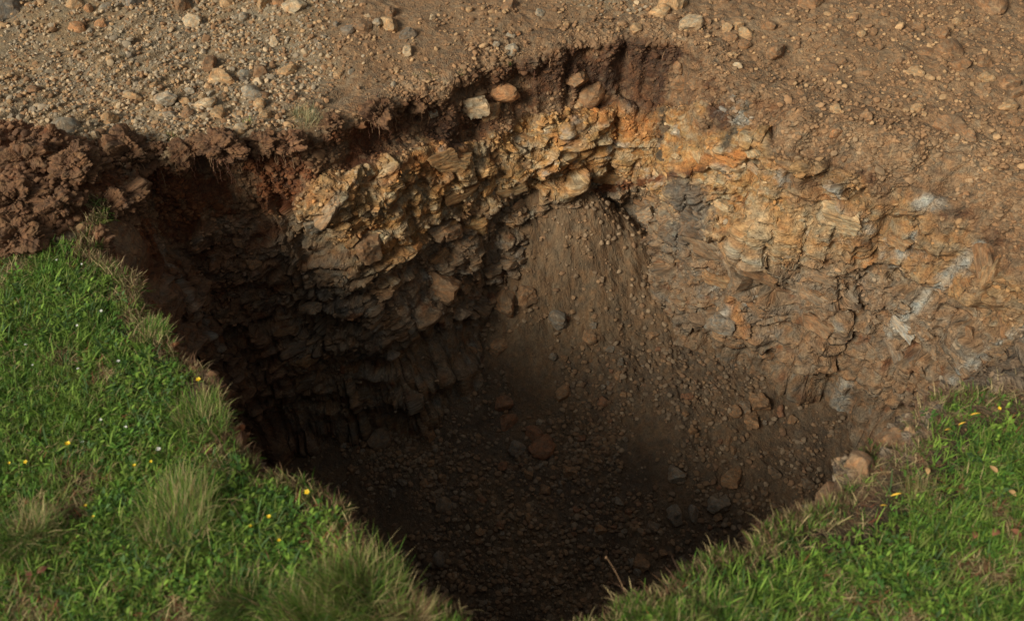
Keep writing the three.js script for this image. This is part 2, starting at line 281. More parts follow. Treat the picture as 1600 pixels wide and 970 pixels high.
function wallColor(x, y, z, soil, below) {
  const n1 = fbm(x * 2.2, y * 2.2, z * 2.2, 4), s = strata(x, y, z) + 0.12 * n1;
  const n2 = fbm(x * 5.5, s * 16, z * 5.5, 4), n3 = fbm(x * 22, y * 26, z * 22, 3), n4 = noise(x * 75, y * 75, z * 75);
  // rock: ochre and pale weathered stone above, grey brown and dark fresh stone below
  let c = mix3(COL.ochre, COL.pale, sstep(-0.12, 0.30, n2 + 0.5 * n3));
  c = mix3(c, COL.orange, 0.8 * sstep(0.08, 0.42, fbm(x * 3.1 + 4, s * 7, z * 3.1, 3) - 0.1 * n3));
  c = mix3(c, COL.rust, 0.6 * sstep(0.18, 0.44, fbm(x * 4.3, s * 9 + 5, z * 4.3, 4)));
  c = mix3(c, COL.white, 0.6 * sstep(0.24, 0.46, fbm(x * 3.7 - 3, y * 4.5, z * 3.7, 4) + 0.25 * n3));
  c = mix3(c, COL.grey, 0.4 * sstep(0.14, 0.42, fbm(x * 3.0, s * 6 - 8, z * 3.0, 4)));
  c = mix3(c, mix3(COL.brown, srgb(140, 112, 80), sstep(-0.2, 0.3, n2)), clamp(0.35 * sstep(-0.5, -1.5, x + 0.5 * n1) + 0.62 * sstep(1.5, 2.6, x + 0.6 * n1)));
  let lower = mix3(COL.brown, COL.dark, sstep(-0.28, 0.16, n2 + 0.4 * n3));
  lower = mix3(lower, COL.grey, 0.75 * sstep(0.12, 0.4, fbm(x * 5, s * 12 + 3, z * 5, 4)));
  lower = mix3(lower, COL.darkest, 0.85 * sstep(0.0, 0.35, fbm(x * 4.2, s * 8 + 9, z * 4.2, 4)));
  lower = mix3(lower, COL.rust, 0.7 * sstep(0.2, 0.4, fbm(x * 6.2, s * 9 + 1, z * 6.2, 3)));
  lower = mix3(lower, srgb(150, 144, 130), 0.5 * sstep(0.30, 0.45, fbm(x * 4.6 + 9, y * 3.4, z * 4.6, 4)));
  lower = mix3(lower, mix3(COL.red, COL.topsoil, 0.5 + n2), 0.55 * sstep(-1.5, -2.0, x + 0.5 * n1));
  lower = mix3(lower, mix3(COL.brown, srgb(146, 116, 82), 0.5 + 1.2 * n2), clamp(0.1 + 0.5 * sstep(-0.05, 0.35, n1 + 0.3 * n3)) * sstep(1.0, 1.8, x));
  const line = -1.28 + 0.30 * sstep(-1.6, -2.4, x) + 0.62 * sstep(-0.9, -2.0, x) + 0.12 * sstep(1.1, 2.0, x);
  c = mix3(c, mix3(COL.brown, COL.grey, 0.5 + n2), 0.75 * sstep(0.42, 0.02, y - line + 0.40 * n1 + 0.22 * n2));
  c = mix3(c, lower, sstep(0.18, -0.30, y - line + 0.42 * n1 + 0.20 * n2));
  // topsoil: dark brown at the back, reddish at the left
  const redness = sstep(-0.5, -1.3, x + 0.4 * n1);
  let t = mix3(mix3(COL.topsoil, COL.topsoilDark, sstep(-0.2, 0.3, n1 + 0.4 * n3)), mix3(COL.red, COL.rust, 0.3 + 0.5 * n1), redness);
  const dusty = sstep(-0.06, 0.24, fbm(x * 3.4 + 2, y * 3.4, z * 3.4, 4) + 0.3 * n3 + 0.30 * sstep(1.1, 1.7, x));
  t = mix3(t, COL.dirt, 0.8 * clamp(dusty + 0.25 * sstep(-0.1, 0.25, n3)));
  c = mix3(c, mix3(COL.grey, COL.dark, 0.5 + n2), 0.85 * sstep(-4.6, -4.1, z + 0.3 * n1));
  const p = 1 + 0.2 * n4 + 0.3 * n3;
  let o = mix3(c, t, soil);
  for (const v of VEINS) {
    const bx = v[3] - v[0], by = v[4] - v[1], bz = v[5] - v[2], px = x - v[0], py = y - v[1], pz = z - v[2];
    if (Math.abs(px) > 1.3) continue;
    const tt = clamp((px * bx + py * by + pz * bz) / (bx * bx + by * by + bz * bz + 1e-9));
    const d = Math.hypot(px - tt * bx, py - tt * by, pz - tt * bz) + v[6] * (v[9] ? 0.7 * n3 + 0.4 * n2 + 0.4 * n4 - 0.3 : 1.9 * n3 + 1.6 * n2 + 0.7 * n4 + 0.15);
    if (d < v[6] * 1.5) o = mix3(o, COL[v[7]], (v[9] ? 1.1 : 0.85) * v[8] * sstep(v[6] * 1.25, v[6] * 0.1, d));
  }
  return [o[0] * p, o[1] * p, o[2] * p];
}
function floorColor(x, y, z) {
  const n1 = fbm(x * 1.7, 4.2, z * 1.7, 4), n2 = fbm(x * 12, 2.2, z * 12, 4), n3 = noise(x * 70, 5, z * 70);
  let c = mix3(COL.floorBrown, COL.floorDark, sstep(-0.25, 0.3, n1 + 0.45 * n2));
  c = mix3(c, COL.fan, sstep(1.75, 0.65, Math.hypot((x - 0.25) / 1.7, z + 6.7) + 0.9 * n1 + 0.7 * n2));   // the fan is dry soil slid down from the bank
  const p = 1 + 0.18 * n3 + 0.35 * n2; return [c[0] * p, c[1] * p, c[2] * p];
}

// ---------------------------------------------------------------- textures: grain of earth and stone
function tileNoise(seed, cells) {       // value noise that repeats every 1
  const r = rng(seed), g = new Float32Array(cells * cells); for (let i = 0; i < g.length; i++) g[i] = r() * 2 - 1;
  return (u, v) => { u *= cells; v *= cells; const i = Math.floor(u), j = Math.floor(v), f = u - i, h = v - j, a = f * f * (3 - 2 * f), b = h * h * (3 - 2 * h), w = (p, q) => g[((q % cells + cells) % cells) * cells + ((p % cells + cells) % cells)]; return mix(mix(w(i, j), w(i + 1, j), a), mix(w(i, j + 1), w(i + 1, j + 1), a), b); };
}
function grainTextures(seed, N, contrast, tint) {
  const octs = [9, 21, 47, 101, 220, 470].map((c, i) => [tileNoise(seed + i, c), [0.5, 0.55, 0.65, 0.8, 0.85, 0.8][i]]), warm = tileNoise(seed + 50, 31);
  const rgb = new Uint8Array(N * N * 4), hgt = new Uint8Array(N * N * 4);
  for (let j = 0; j < N; j++) for (let i = 0; i < N; i++) {
    let s = 0, h = 0, k = 0; for (const [f, a] of octs) { const v = f(i / N, j / N); s += a * v; h += v * [0.5, 0.7, 1, 1, 0.7, 0.4][k++]; }
    const w = warm(i / N, j / N) * tint, b = clamp(0.82 + contrast * s * 0.45, 0.25, 1), q = (j * N + i) * 4;
    rgb[q] = 255 * Math.min(1, b * (1 + w)); rgb[q + 1] = 255 * b; rgb[q + 2] = 255 * Math.min(1, b * (1 - w)); rgb[q + 3] = 255;
    hgt[q] = hgt[q + 1] = hgt[q + 2] = 255 * clamp(0.5 + h * 0.17); hgt[q + 3] = 255;
  }
  const mk = (d, cs) => { const t = new THREE.DataTexture(d, N, N); t.wrapS = t.wrapT = THREE.RepeatWrapping; t.magFilter = THREE.LinearFilter; t.minFilter = THREE.LinearFilter; if (cs) t.colorSpace = THREE.SRGBColorSpace; t.needsUpdate = true; return t; };
  return [mk(rgb, true), mk(hgt, false)];
}
const [earthMap, earthBump] = grainTextures(5, 1024, 0.20, 0.05);
const [rockMap, rockBump] = grainTextures(91, 1024, 0.24, 0.07);
const M = {
  earth: new THREE.MeshStandardMaterial({ vertexColors: true, map: earthMap, bumpMap: earthBump, bumpScale: 0.012, roughness: 0.95 }),
  rock: new THREE.MeshStandardMaterial({ vertexColors: true, map: rockMap, bumpMap: rockBump, bumpScale: 0.02, roughness: 0.85 }),
  stone: new THREE.MeshStandardMaterial({ vertexColors: true, map: rockMap, bumpMap: rockBump, bumpScale: 0.0025, roughness: 0.9 }),
};
for (const k in M) M[k].name = k;

// ---------------------------------------------------------------- sheets
function gridMesh(name, nu, nv, pos, col, uv, mat, flip = false, keep = null) {
  const idx = new Uint32Array((nu - 1) * (nv - 1) * 6); let q = 0;
  for (let j = 0; j < nv - 1; j++) for (let i = 0; i < nu - 1; i++) {
    const a = j * nu + i, b = a + 1, c = a + nu, d = c + 1;
    if (keep && !keep(a, b, c, d)) continue;
    if (flip) { idx[q++] = a; idx[q++] = b; idx[q++] = c; idx[q++] = b; idx[q++] = d; idx[q++] = c; } else { idx[q++] = a; idx[q++] = c; idx[q++] = b; idx[q++] = b; idx[q++] = c; idx[q++] = d; }
  }
  const g = new THREE.BufferGeometry();
  g.setAttribute('position', new THREE.BufferAttribute(pos, 3)); g.setAttribute('color', new THREE.BufferAttribute(col, 3)); g.setAttribute('uv', new THREE.BufferAttribute(uv, 2));
  g.setIndex(new THREE.BufferAttribute(idx.slice(0, q), 1)); g.computeVertexNormals();
  const m = new THREE.Mesh(g, mat); m.name = name; m.castShadow = m.receiveShadow = true; scene.add(m); return m;
}
function structure(o, label, category) { o.userData.kind = 'structure'; o.userData.label = label; o.userData.category = category; return o; }

let WALL = null;
// the wall of the pit, from the ground outside the rim down to below the floor
{
  const ts = [], step = (t) => (t > 7.5 && t < 25.2 ? 0.0195 : 0.12);
  for (let t = 0; t < NS; t += step(t)) ts.push(t); ts.push(NS - 1e-6);
  const RV = [0, 1, 2, 3, 4, 5, 6, 7, 8, 9], RS = [20, 22, 34, 44, 26, 62, 30, 88, 30], vs = [];
  RS.forEach((n, r) => { for (let k = 0; k < n; k++) vs.push(r + k / n); }); vs.push(9);
  const nu = ts.length, nv = vs.length, pos = new Float32Array(nu * nv * 3), base = new Float32Array(nu * nv * 3), col = new Float32Array(nu * nv * 3), uv = new Float32Array(nu * nv * 2);
  let arc = 0, last = null;
  for (let i = 0; i < nu; i++) {
    const t = ts[i], [x, z, nx, nz] = rim(t), k = Math.floor(t), f = t - k, P = at(k)[2], Q = at(k + 1)[2], ff = f * f * (3 - 2 * f), y0 = groundHeight(x, z, false);
    if (last) arc += Math.hypot(x - last[0], z - last[1]); last = [x, z];
    const D = [], Y = []; for (let r = 0; r < NR; r++) { D.push(mix(PROFILES[P][r][0], PROFILES[Q][r][0], ff)); Y.push(mix(PROFILES[P][r][1], PROFILES[Q][r][1], ff)); }
    let len = 0, px = 0, py = 0;
    for (let j = 0; j < nv; j++) {
      const r = Math.min(8, Math.floor(vs[j])), g = vs[j] - r, a = Math.max(0, r - 1), b = r, c = r + 1, d = Math.min(9, r + 2);
      const dd = cr(D[a], D[b], D[c], D[d], g); let y = cr(Y[a], Y[b], Y[c], Y[d], g);
      const gx = x + nx * dd, gz = z + nz * dd;
      y += vs[j] < 2 ? mix(groundHeight(gx, gz, false), y0, sstep(0.8, 2, vs[j])) : y0 * (1 - sstep(2, 5, vs[j]));
      if (j) len += Math.hypot(dd - px, y - py); px = dd; py = y;
      const q = j * nu + i; base[q * 3] = gx; base[q * 3 + 1] = y; base[q * 3 + 2] = gz; uv[q * 2] = arc; uv[q * 2 + 1] = -len;
    }
  }
  for (let j = 0; j < nv; j++) for (let i = 0; i < nu; i++) {
    const q = j * nu + i, i0 = Math.max(0, i - 3), i1 = Math.min(nu - 1, i + 3), j0 = Math.max(0, j - 8), j1 = Math.min(nv - 1, j + 8);
    const A = (j * nu + i0) * 3, B = (j * nu + i1) * 3, C = (j0 * nu + i) * 3, D = (j1 * nu + i) * 3;
    const ux = base[B] - base[A], uy = base[B + 1] - base[A + 1], uz = base[B + 2] - base[A + 2], wx = base[D] - base[C], wy = base[D + 1] - base[C + 1], wz = base[D + 2] - base[C + 2];
    let nx = wy * uz - wz * uy, ny = wz * ux - wx * uz, nz = wx * uy - wy * ux; const l = Math.hypot(nx, ny, nz) || 1; nx /= l; ny /= l; nz /= l;
    const t = ts[i]; const x = base[q * 3], y = base[q * 3 + 1], z = base[q * 3 + 2];
    if (ny * (vs[j] < 2 ? 1 : 0) + (nx * (CENTRE[0] - x) + nz * (CENTRE[1] - z)) * (vs[j] >= 2 ? 1 : 0) < 0) { nx = -nx; ny = -ny; nz = -nz; }
    const n1 = noise(x * 2.4, y * 2.4, z * 2.4), n1b = noise(x * 7, y * 7, z * 7), sv = vs[j] + 0.9 * n1 + 0.5 * n1b;
    const rocky = sstep(24.6, 25.6, t) * (1 - sstep(29.6, 30.4, t)), top = sstep(0.9, 2.2, vs[j]), soil = (1 - sstep(4.4, 5.1, sv)) * (1 - rocky * sstep(1.5, 2.0, vs[j] + 0.5 * n1b)), rock = (1 - soil) * top;
    const rounded = (at(Math.round(t))[2] === 'round' ? 1 : 0);
    const wx2 = x + 0.10 * noise(x * 3.3, y * 3.3, z * 3.3 + 9), wz2 = z + 0.10 * noise(x * 3.3 + 5, y * 3.3, z * 3.3), s = strata(x, y, z) + 0.06 * noise(x * 4, y * 4, z * 4);
    let h = 0;
    if (rock > 0.01) {
      const U0 = uv[q * 2] + 0.12 * noise(x * 3.3, y * 3.3, z * 3.3 + 9) + 0.05 * noise(x * 9, y * 9, z * 9) + 0.3 * y * sstep(1.4, 2.2, x);
      const U = U0 + 0.07 * noise(x * 1.7, y * 4, z * 1.7 + 3), S = s + 0.22 * noise(x * 0.9 + 7, y * 0.9, z * 0.9) + 0.03 * noise(x * 8, y * 8 + 2, z * 8), big = 0.6 + 0.9 * sstep(-0.3, 0.4, n1), worn = mix(0.25, 1.15, sstep(-0.28, 0.22, noise(x * 2.1 + 2, y * 2.6, z * 2.1) + 0.4 * n1b)), worn2 = mix(0.15, 1.2, sstep(-0.25, 0.25, noise(x * 5 + 2, y * 6, z * 5)));
      let a = big * 0.10 * facet(U0 * 2.5, s * 4.2, 0.5, 0.9, 0.10, 0.22) + worn * (0.046 * facet(U * 6.5 + 3, S * 9.5, 3.5, 1.1, 0.25, 0.2) + worn2 * 0.022 * facet(U * 19, S * 25, 7.5, 1.2, 0.4, 0.2)) + worn2 * 0.009 * facet(U * 40, S * 46, 2.5, 1.2, 0.5, 0.25);
      const bed = S * 3.1 + 0.9 * noise(x * 1.3, y * 1.3, z * 1.3 + 5) + 0.18 * n1b, bf = bed - Math.floor(bed), bed2 = S * 9.3 + 0.8 * noise(x * 3, y * 3, z * 3 + 5), bf2 = bed2 - Math.floor(bed2);
      a += 0.065 * sstep(0, 0.1, bf) * (1 - bf) * sstep(-0.35, 0.2, noise(U0 * 1.1, Math.floor(bed) * 3.7, 1.5)) + 0.028 * sstep(0, 0.12, bf2) * (1 - bf2) * sstep(-0.2, 0.25, noise(U0 * 2.7, Math.floor(bed2) * 3.7, 4.5));
      a += 0.055 * fbm(x * 2.6, y * 2.6, z * 2.6, 4) + 0.020 * ridge(U * 3.2, S * 10, 2.2, 4) * worn + 0.016 * fbm(x * 22, y * 26, z * 22, 3);
      h += rock * a;
    }
    if (soil > 0.01) {
      voronoi(wx2 * 6, y * 6, wz2 * 6); let b = 0.055 * (0.5 - V.f1); voronoi(x * 17, y * 17, z * 17); b += 0.024 * (0.5 - V.f1) * sstep(-0.3, 0.3, n1b + 0.1);
      b += 0.06 * facet(wx2 * 3.4, y * 4, wz2 * 3.4, 0.9, 0.15, 0.3) + 0.05 * noise(x * 3, y * 3 + 4, z * 3) + 0.020 * fbm(x * 16, y * 16, z * 16, 3);
      // bucket cuts leave parts of the topsoil face smooth
      const smooth = sstep(0.05, 0.3, noise(x * 1.9 + 3, y * 2.1, z * 1.9)); b *= mix(1, 0.25, smooth); 
      h += soil * b * mix(0.25, 1, top);
    }
    let ax = nx, ay = ny, az = nz;
    const drop = vs[j] < 2 ? (1 - top) : 0;
    pos[q * 3] = x + ax * h; pos[q * 3 + 1] = y + ay * h + drop * 0.0; pos[q * 3 + 2] = z + az * h;
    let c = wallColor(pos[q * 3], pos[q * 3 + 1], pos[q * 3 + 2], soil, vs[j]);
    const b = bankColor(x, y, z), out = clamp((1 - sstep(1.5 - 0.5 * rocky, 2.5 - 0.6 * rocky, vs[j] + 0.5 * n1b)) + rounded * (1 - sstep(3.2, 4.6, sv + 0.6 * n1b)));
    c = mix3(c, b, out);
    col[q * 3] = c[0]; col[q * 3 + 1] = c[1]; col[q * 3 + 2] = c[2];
  }
  const wall = gridMesh('pit_wall', nu, nv, pos, col, uv, M.rock, false);
  WALL = { mesh: wall, pos, col, nu, nv, ts, vs };
  structure(wall, 'broken rock and topsoil wall around the pit', 'pit wall');
}
// the floor of the pit
{
  const xs = [], zs = []; for (let x = -3.2; x < 4.1; x += 0.0105) xs.push(x); for (let z = -1.6; z > -7.25; z -= z > -3.9 ? 0.05 : 0.0105) zs.push(z);
  const nu = xs.length, nv = zs.length, pos = new Float32Array(nu * nv * 3), col = new Float32Array(nu * nv * 3), uv = new Float32Array(nu * nv * 2), ok = new Uint8Array(nu * nv);
  const cheap = []; for (let j = 0; j < nv; j += 1) cheap.push(0);
  const rd = (x, z) => rimDistance(x, z);
  const G = 0.12, gx = Math.ceil(7.4 / G) + 1, gz = Math.ceil(5.8 / G) + 1, gridD = new Float32Array(gx * gz);
  for (let j = 0; j < gz; j++) for (let i = 0; i < gx; i++) gridD[j * gx + i] = rd(-3.2 + i * G, -1.6 - j * G);
  for (let j = 0; j < nv; j++) for (let i = 0; i < nu; i++) {
    const q = j * nu + i, x = xs[i], z = zs[j]; ok[q] = gridD[Math.round((-1.6 - z) / G) * gx + Math.round((x + 3.2) / G)] < 0.12 ? 1 : 0;
    const y = ok[q] ? floorHeight(x, z) : -3.2, c = ok[q] ? floorColor(x, y, z) : [0, 0, 0];
    pos.set([x, y, z], q * 3); col.set(c, q * 3); uv.set([x, -z], q * 2);
  }
  structure(gridMesh('pit_floor', nu, nv, pos, col, uv, M.earth, true, (a, b, c, d) => ok[a] && ok[b] && ok[c] && ok[d]), 'dark loose earth floor of the pit with a fan of fallen soil', 'pit floor');
}
// the ground around the pit, out to the horizon
{
  const ts = [], step = (t) => (t > 7 && t < 26 ? 0.030 : 0.10); for (let t = 0; t < NS; t += step(t)) ts.push(t); ts.push(NS - 1e-6);
  const ss = []; for (let s = 0.06; s < 2.3; s += 0.0095) ss.push(s); for (let s = 2.3; s < 200; s *= 1.09) ss.push(s);
  const nu = ts.length, nv = ss.length, pos = new Float32Array(nu * nv * 3), col = new Float32Array(nu * nv * 3), uv = new Float32Array(nu * nv * 2);
  for (let i = 0; i < nu; i++) {
    const [x, z] = rim(ts[i]), l = Math.hypot(x - CENTRE[0], z - CENTRE[1]), dx = (x - CENTRE[0]) / l, dz = (z - CENTRE[1]) / l;
    for (let j = 0; j < nv; j++) {
      const q = j * nu + i, gx = x + dx * ss[j], gz = z + dz * ss[j], y = groundHeight(gx, gz) - 0.06 * (1 - sstep(0.12, 0.42, ss[j]));
      const c = bankColor(gx, y, gz); pos.set([gx, y, gz], q * 3); col.set(c, q * 3); uv.set([gx, -gz], q * 2);
    }
  }
  structure(gridMesh('ground', nu, nv, pos, col, uv, M.earth, true), 'bare brown earth and gravel around the pit, soil under the grass', 'ground');
}
// ---------------------------------------------------------------- stones
let mark = 0; const taken = {};
function numbered(name) { const n = taken[name] = (taken[name] ?? -1) + 1; return n ? name + '_' + String(n).padStart(3, '0') : name; }
// an angular stone: a ball cut by random planes, with worn edges and a rough skin
function stoneGeometry(seed, detail, planes, squash, round) {
  const r = rng(seed), cuts = []; for (let i = 0; i < planes; i++) { const u = r() * 2 - 1, a = r() * Math.PI * 2, q = Math.sqrt(1 - u * u); cuts.push([q * Math.cos(a), u, q * Math.sin(a), 0.50 + 0.36 * r()]); }
  let g = new THREE.IcosahedronGeometry(1, detail); g = mergeVertices(g.deleteAttribute('normal').deleteAttribute('uv'), 1e-4);
  const p = g.attributes.position, col = new Float32Array(p.count * 3), uv = new Float32Array(p.count * 2);
  for (let i = 0; i < p.count; i++) {
    let x = p.getX(i), y = p.getY(i), z = p.getZ(i), d = 1.05; const l = Math.hypot(x, y, z); x /= l; y /= l; z /= l;
    for (const c of cuts) { const k = x * c[0] + y * c[1] + z * c[2]; if (k > 0.02) d = Math.min(d, c[3] / k); }
    d = mix(d, 0.85, round) * (1 + 0.09 * noise(x * 2.2 + seed, y * 2.2, z * 2.2) + 0.05 * noise(x * 6 + seed, y * 6, z * 6));
    p.setXYZ(i, x * d * squash[0], y * d * squash[1], z * d * squash[2]);
    const n = 1 + 0.28 * noise(x * 1.8 + seed, y * 1.8, z * 1.8) + 0.22 * noise(x * 5, y * 5 + seed, z * 5), w = 0.10 * noise(x * 2.5, y * 2.5, z * 2.5 + seed);
    col.set([n * (1 + w), n, n * (1 - w)], i * 3); uv.set([Math.atan2(z, x) * 0.12, y * 0.2 + x * 0.07], i * 2);
  }
  g.setAttribute('color', new THREE.BufferAttribute(col, 3)); g.setAttribute('uv', new THREE.BufferAttribute(uv, 2));
  return toCreasedNormals(g, 0.36);
}
const STONES = []; for (let k = 0; k < 16; k++) { const r = rng(900 + k); STONES.push(stoneGeometry(31 + k * 7, 6, 7 + Math.floor(r() * 6), [1, 0.62 + 0.3 * r(), 0.68 + 0.3 * r()], 0.02 + 0.12 * r())); }
// slabs: boxy pieces of bedrock with slightly skewed faces
function slabGeometry(seed) {
  const r = rng(seed), cuts = []; for (const a of [0, 1, 2]) for (const sgn of [-1, 1]) { const n = [0, 0, 0]; n[a] = sgn; n[(a + 1) % 3] = (r() - 0.5) * 0.6; n[(a + 2) % 3] = (r() - 0.5) * 0.6; const l = Math.hypot(...n); cuts.push([...n.map(c => c / l), 0.5 + 0.2 * r()]); }
  for (let i = 0; i < 4; i++) { const u = r() * 2 - 1, a = r() * 6.283, q = Math.sqrt(1 - u * u); cuts.push([q * Math.cos(a), u, q * Math.sin(a), 0.62 + 0.2 * r()]); }
  let g = new THREE.IcosahedronGeometry(1, 7); g = mergeVertices(g.deleteAttribute('normal').deleteAttribute('uv'), 1e-4); const p = g.attributes.position, col = new Float32Array(p.count * 3), uv = new Float32Array(p.count * 2);
  for (let i = 0; i < p.count; i++) { let x = p.getX(i), y = p.getY(i), z = p.getZ(i), d = 1.2; for (const c of cuts) { const k = x * c[0] + y * c[1] + z * c[2]; if (k > 0.02) d = Math.min(d, c[3] / k); } d *= 1 + 0.10 * noise(x * 3 + seed, y * 3, z * 3) + 0.06 * noise(x * 8 + seed, y * 8, z * 8); p.setXYZ(i, x * d, y * d, z * d); const n = 1 + 0.35 * noise(x * 2 + seed, y * 4, z * 2) + 0.25 * noise(x * 7, y * 7 + seed, z * 7); col.set([n, n, n], i * 3); uv.set([Math.atan2(z, x) * 0.12, y * 0.2 + x * 0.07], i * 2); }
  g.setAttribute('color', new THREE.BufferAttribute(col, 3)); g.setAttribute('uv', new THREE.BufferAttribute(uv, 2)); return toCreasedNormals(g, 0.4);
}
const SLABS = []; for (let k = 0; k < 12; k++) SLABS.push(slabGeometry(70 + k * 5));
const PEBBLES = []; for (let k = 0; k < 5; k++) { const r = rng(700 + k); PEBBLES.push(stoneGeometry(311 + k * 7, 2, 8, [1, 0.6 + 0.3 * r(), 0.7 + 0.3 * r()], 0.2)); }
const STONE_TINTS_CLEAN = { tan: srgb(172, 140, 100), grey: srgb(152, 140, 118), brown: srgb(132, 102, 72), orange: srgb(168, 122, 80), pale: srgb(186, 164, 130), dark: srgb(112, 96, 77), rust: srgb(124, 86, 60), slate: srgb(118, 109, 94), soil: srgb(134, 102, 70), red: srgb(112, 64, 36) };
const STONE_TINTS = {}; for (const k in STONE_TINTS_CLEAN) STONE_TINTS[k] = mix3(STONE_TINTS_CLEAN[k], COL.dirt, 0.16);   // dusted with the earth they lie in
const stoneMats = {}; for (const k in STONE_TINTS) { const m = M.stone.clone(); m.name = k + '_stone'; m.color.setRGB(...STONE_TINTS[k].map(c => Math.min(0.8, c * 1.45))); stoneMats[k] = m; }
const crumbMat = new THREE.MeshStandardMaterial({ vertexColors: true, roughness: 0.92 }); crumbMat.name = 'crumb';
// gravel and crumbs: nobody could count them
function scatter(name, label, category, n, seed, where, size, tints, mat = crumbMat, geos = PEBBLES) {
  const r = rng(seed), lists = geos.map(() => []); let tries = 0, made = 0; const m4 = new THREE.Matrix4(), q = new THREE.Quaternion(), e = new THREE.Euler(), v = new THREE.Vector3(), s = new THREE.Vector3();
  while (made < n && tries++ < n * 30) {
    const w = where(r); if (!w) continue; const a = size(r, w);
    e.set(r() * 0.9 - 0.45, r() * 6.28, r() * 0.9 - 0.45); q.setFromEuler(e); v.set(w[0], w[1] + a * (0.05 + 0.25 * r()), w[2]); s.setScalar(a); m4.compose(v, q, s);
    const t = tints(r, w), b = 0.75 + 0.5 * r(); lists[Math.floor(r() * geos.length)].push([m4.clone(), t[0] * b, t[1] * b, t[2] * b]); made++;
  }
  const group = new THREE.Group(); group.name = name; group.userData = { kind: 'stuff', label, category };
  lists.forEach((l, k) => { if (!l.length) return; const im = new THREE.InstancedMesh(geos[k], mat, l.length); im.name = numbered('crumb'); const c = new THREE.Color(); l.forEach((o, i) => { im.setMatrixAt(i, o[0]); im.setColorAt(i, c.setRGB(o[1], o[2], o[3])); }); im.castShadow = im.receiveShadow = true; im.userData.kind = 'stuff'; group.add(im); });
  scene.add(group); return group;
}
const pick = (r, list) => STONE_TINTS[list[Math.floor(r() * list.length)]];
scatter('bank_gravel', 'loose gravel and crumbs of earth on the bare bank', 'gravel', 50000, 5,
  (r) => { const x = -5.2 + 10.4 * r(), z = -8.8 + 4.6 * r(); if (turf(x, z) > 0.3 || mound(x, z) > 0.3) return null; const d = rimDistance(x, z); if (d < 0.02) return null; const g = gravelly(x, z), n = noise(x * 1.7, 3, z * 1.7) + 0.6 * noise(x * 6, 8, z * 6); if (r() > 0.22 + 0.75 * g + 0.5 * n + 0.3 * sstep(1.4, 3.0, x)) return null; return [x, groundHeight(x, z), z, g]; },
  (r, w) => 0.004 + 0.018 * Math.pow(r(), 3) + (r() < 0.05 ? 0.022 * r() : 0), (r, w) => r() < w[3] * 0.8 ? pick(r, ['tan', 'grey', 'pale', 'grey', 'soil']) : pick(r, ['soil', 'soil', 'soil', 'brown', 'tan']));
scatter('floor_rubble', 'small broken stones and grit on the pit floor', 'rubble', 30000, 6,
  (r) => { const x = -2.8 + 6 * r(), z = -7 + 3.3 * r(); const d = rimDistance(x, z); if (d > -0.1) return null; if (floorHeight(x, z, false) > -2.3 && r() < 0.6) return null; const n = noise(x * 1.6, 6.6, z * 1.6) + 0.5 * noise(x * 5, 1, z * 5); if (r() > 0.38 + 0.75 * n) return null; return [x, floorHeight(x, z), z]; },
  (r) => 0.0025 + 0.03 * Math.pow(r(), 6), (r, w) => mix3(pick(r, ['brown', 'slate', 'slate', 'brown', 'soil', 'rust', 'grey']), floorColor(w[0], w[1], w[2]), 0.65)); 
scatter('red_crumbs', 'crumbs of red brown earth on the heap at the left', 'crumbs', 5200, 16,
  (r) => { const x = -4.8 + 2.3 * r(), z = -5.7 + 1.5 * r(); if (mound(x, z) < 0.12 || turf(x, z) > 0.6 || rimDistance(x, z) < 0.02) return null; return [x, groundHeight(x, z), z]; },
  (r) => 0.005 + 0.03 * Math.pow(r(), 3), (r) => mix3(srgb(124, 90, 60), srgb(98, 70, 48), r()));
// chips of rock and crumbs of earth that cling to the wall, each the colour of the face it broke from
function clinging(name, label, category, n, seed, vLow, vHigh, size, flat) {
  const { pos, col, nu, nv, ts, vs } = WALL, r = rng(seed), lists = PEBBLES.map(() => []); let made = 0, tries = 0;
  const m4 = new THREE.Matrix4(), q = new THREE.Quaternion(), e = new THREE.Euler();
  const j0 = vs.findIndex(v => v >= vLow), j1 = vs.findIndex(v => v >= vHigh);
  while (made < n && tries++ < n * 12) {
    const i = 6 + Math.floor(r() * (nu - 12)), j = j0 + Math.floor(r() * (j1 - j0)); 
    const k = j * nu + i, x = pos[k * 3], y = pos[k * 3 + 1], z = pos[k * 3 + 2]; if (r() > 0.45 + 0.9 * noise(x * 3.1, y * 3.1 + 3, z * 3.1) || y < -1.2 && y < floorHeight(x, z, false)) continue;
    const a = size(r), b = 0.62 + 0.45 * r(), w = 0.92 + 0.16 * r(); e.set((r() - 0.5) * 1.2, r() * 6.283, (r() - 0.5) * 1.2); q.setFromEuler(e);
    m4.compose(new THREE.Vector3(x, y, z), q, new THREE.Vector3(a * 1.25, a * flat * (0.8 + 0.5 * r()), a)); lists[Math.floor(r() * PEBBLES.length)].push([m4.clone(), col[k * 3] * b * w, col[k * 3 + 1] * b, col[k * 3 + 2] * b / w]); made++;
  }
  const group = new THREE.Group(); group.name = name; group.userData = { kind: 'stuff', label, category };
  lists.forEach((l, k) => { const im = new THREE.InstancedMesh(PEBBLES[k], crumbMat, l.length), c = new THREE.Color(); im.name = numbered('chip'); l.forEach((o, i) => { im.setMatrixAt(i, o[0]); im.setColorAt(i, c.setRGB(o[1], o[2], o[3])); }); im.castShadow = im.receiveShadow = true; im.userData.kind = 'stuff'; group.add(im); });
  scene.add(group);
}
clinging('rock_chips', 'small broken chips covering the rock wall of the pit', 'rock chips', 6000, 31, 5, 8.3, (r) => 0.004 + 0.018 * Math.pow(r(), 2.6), 0.75);
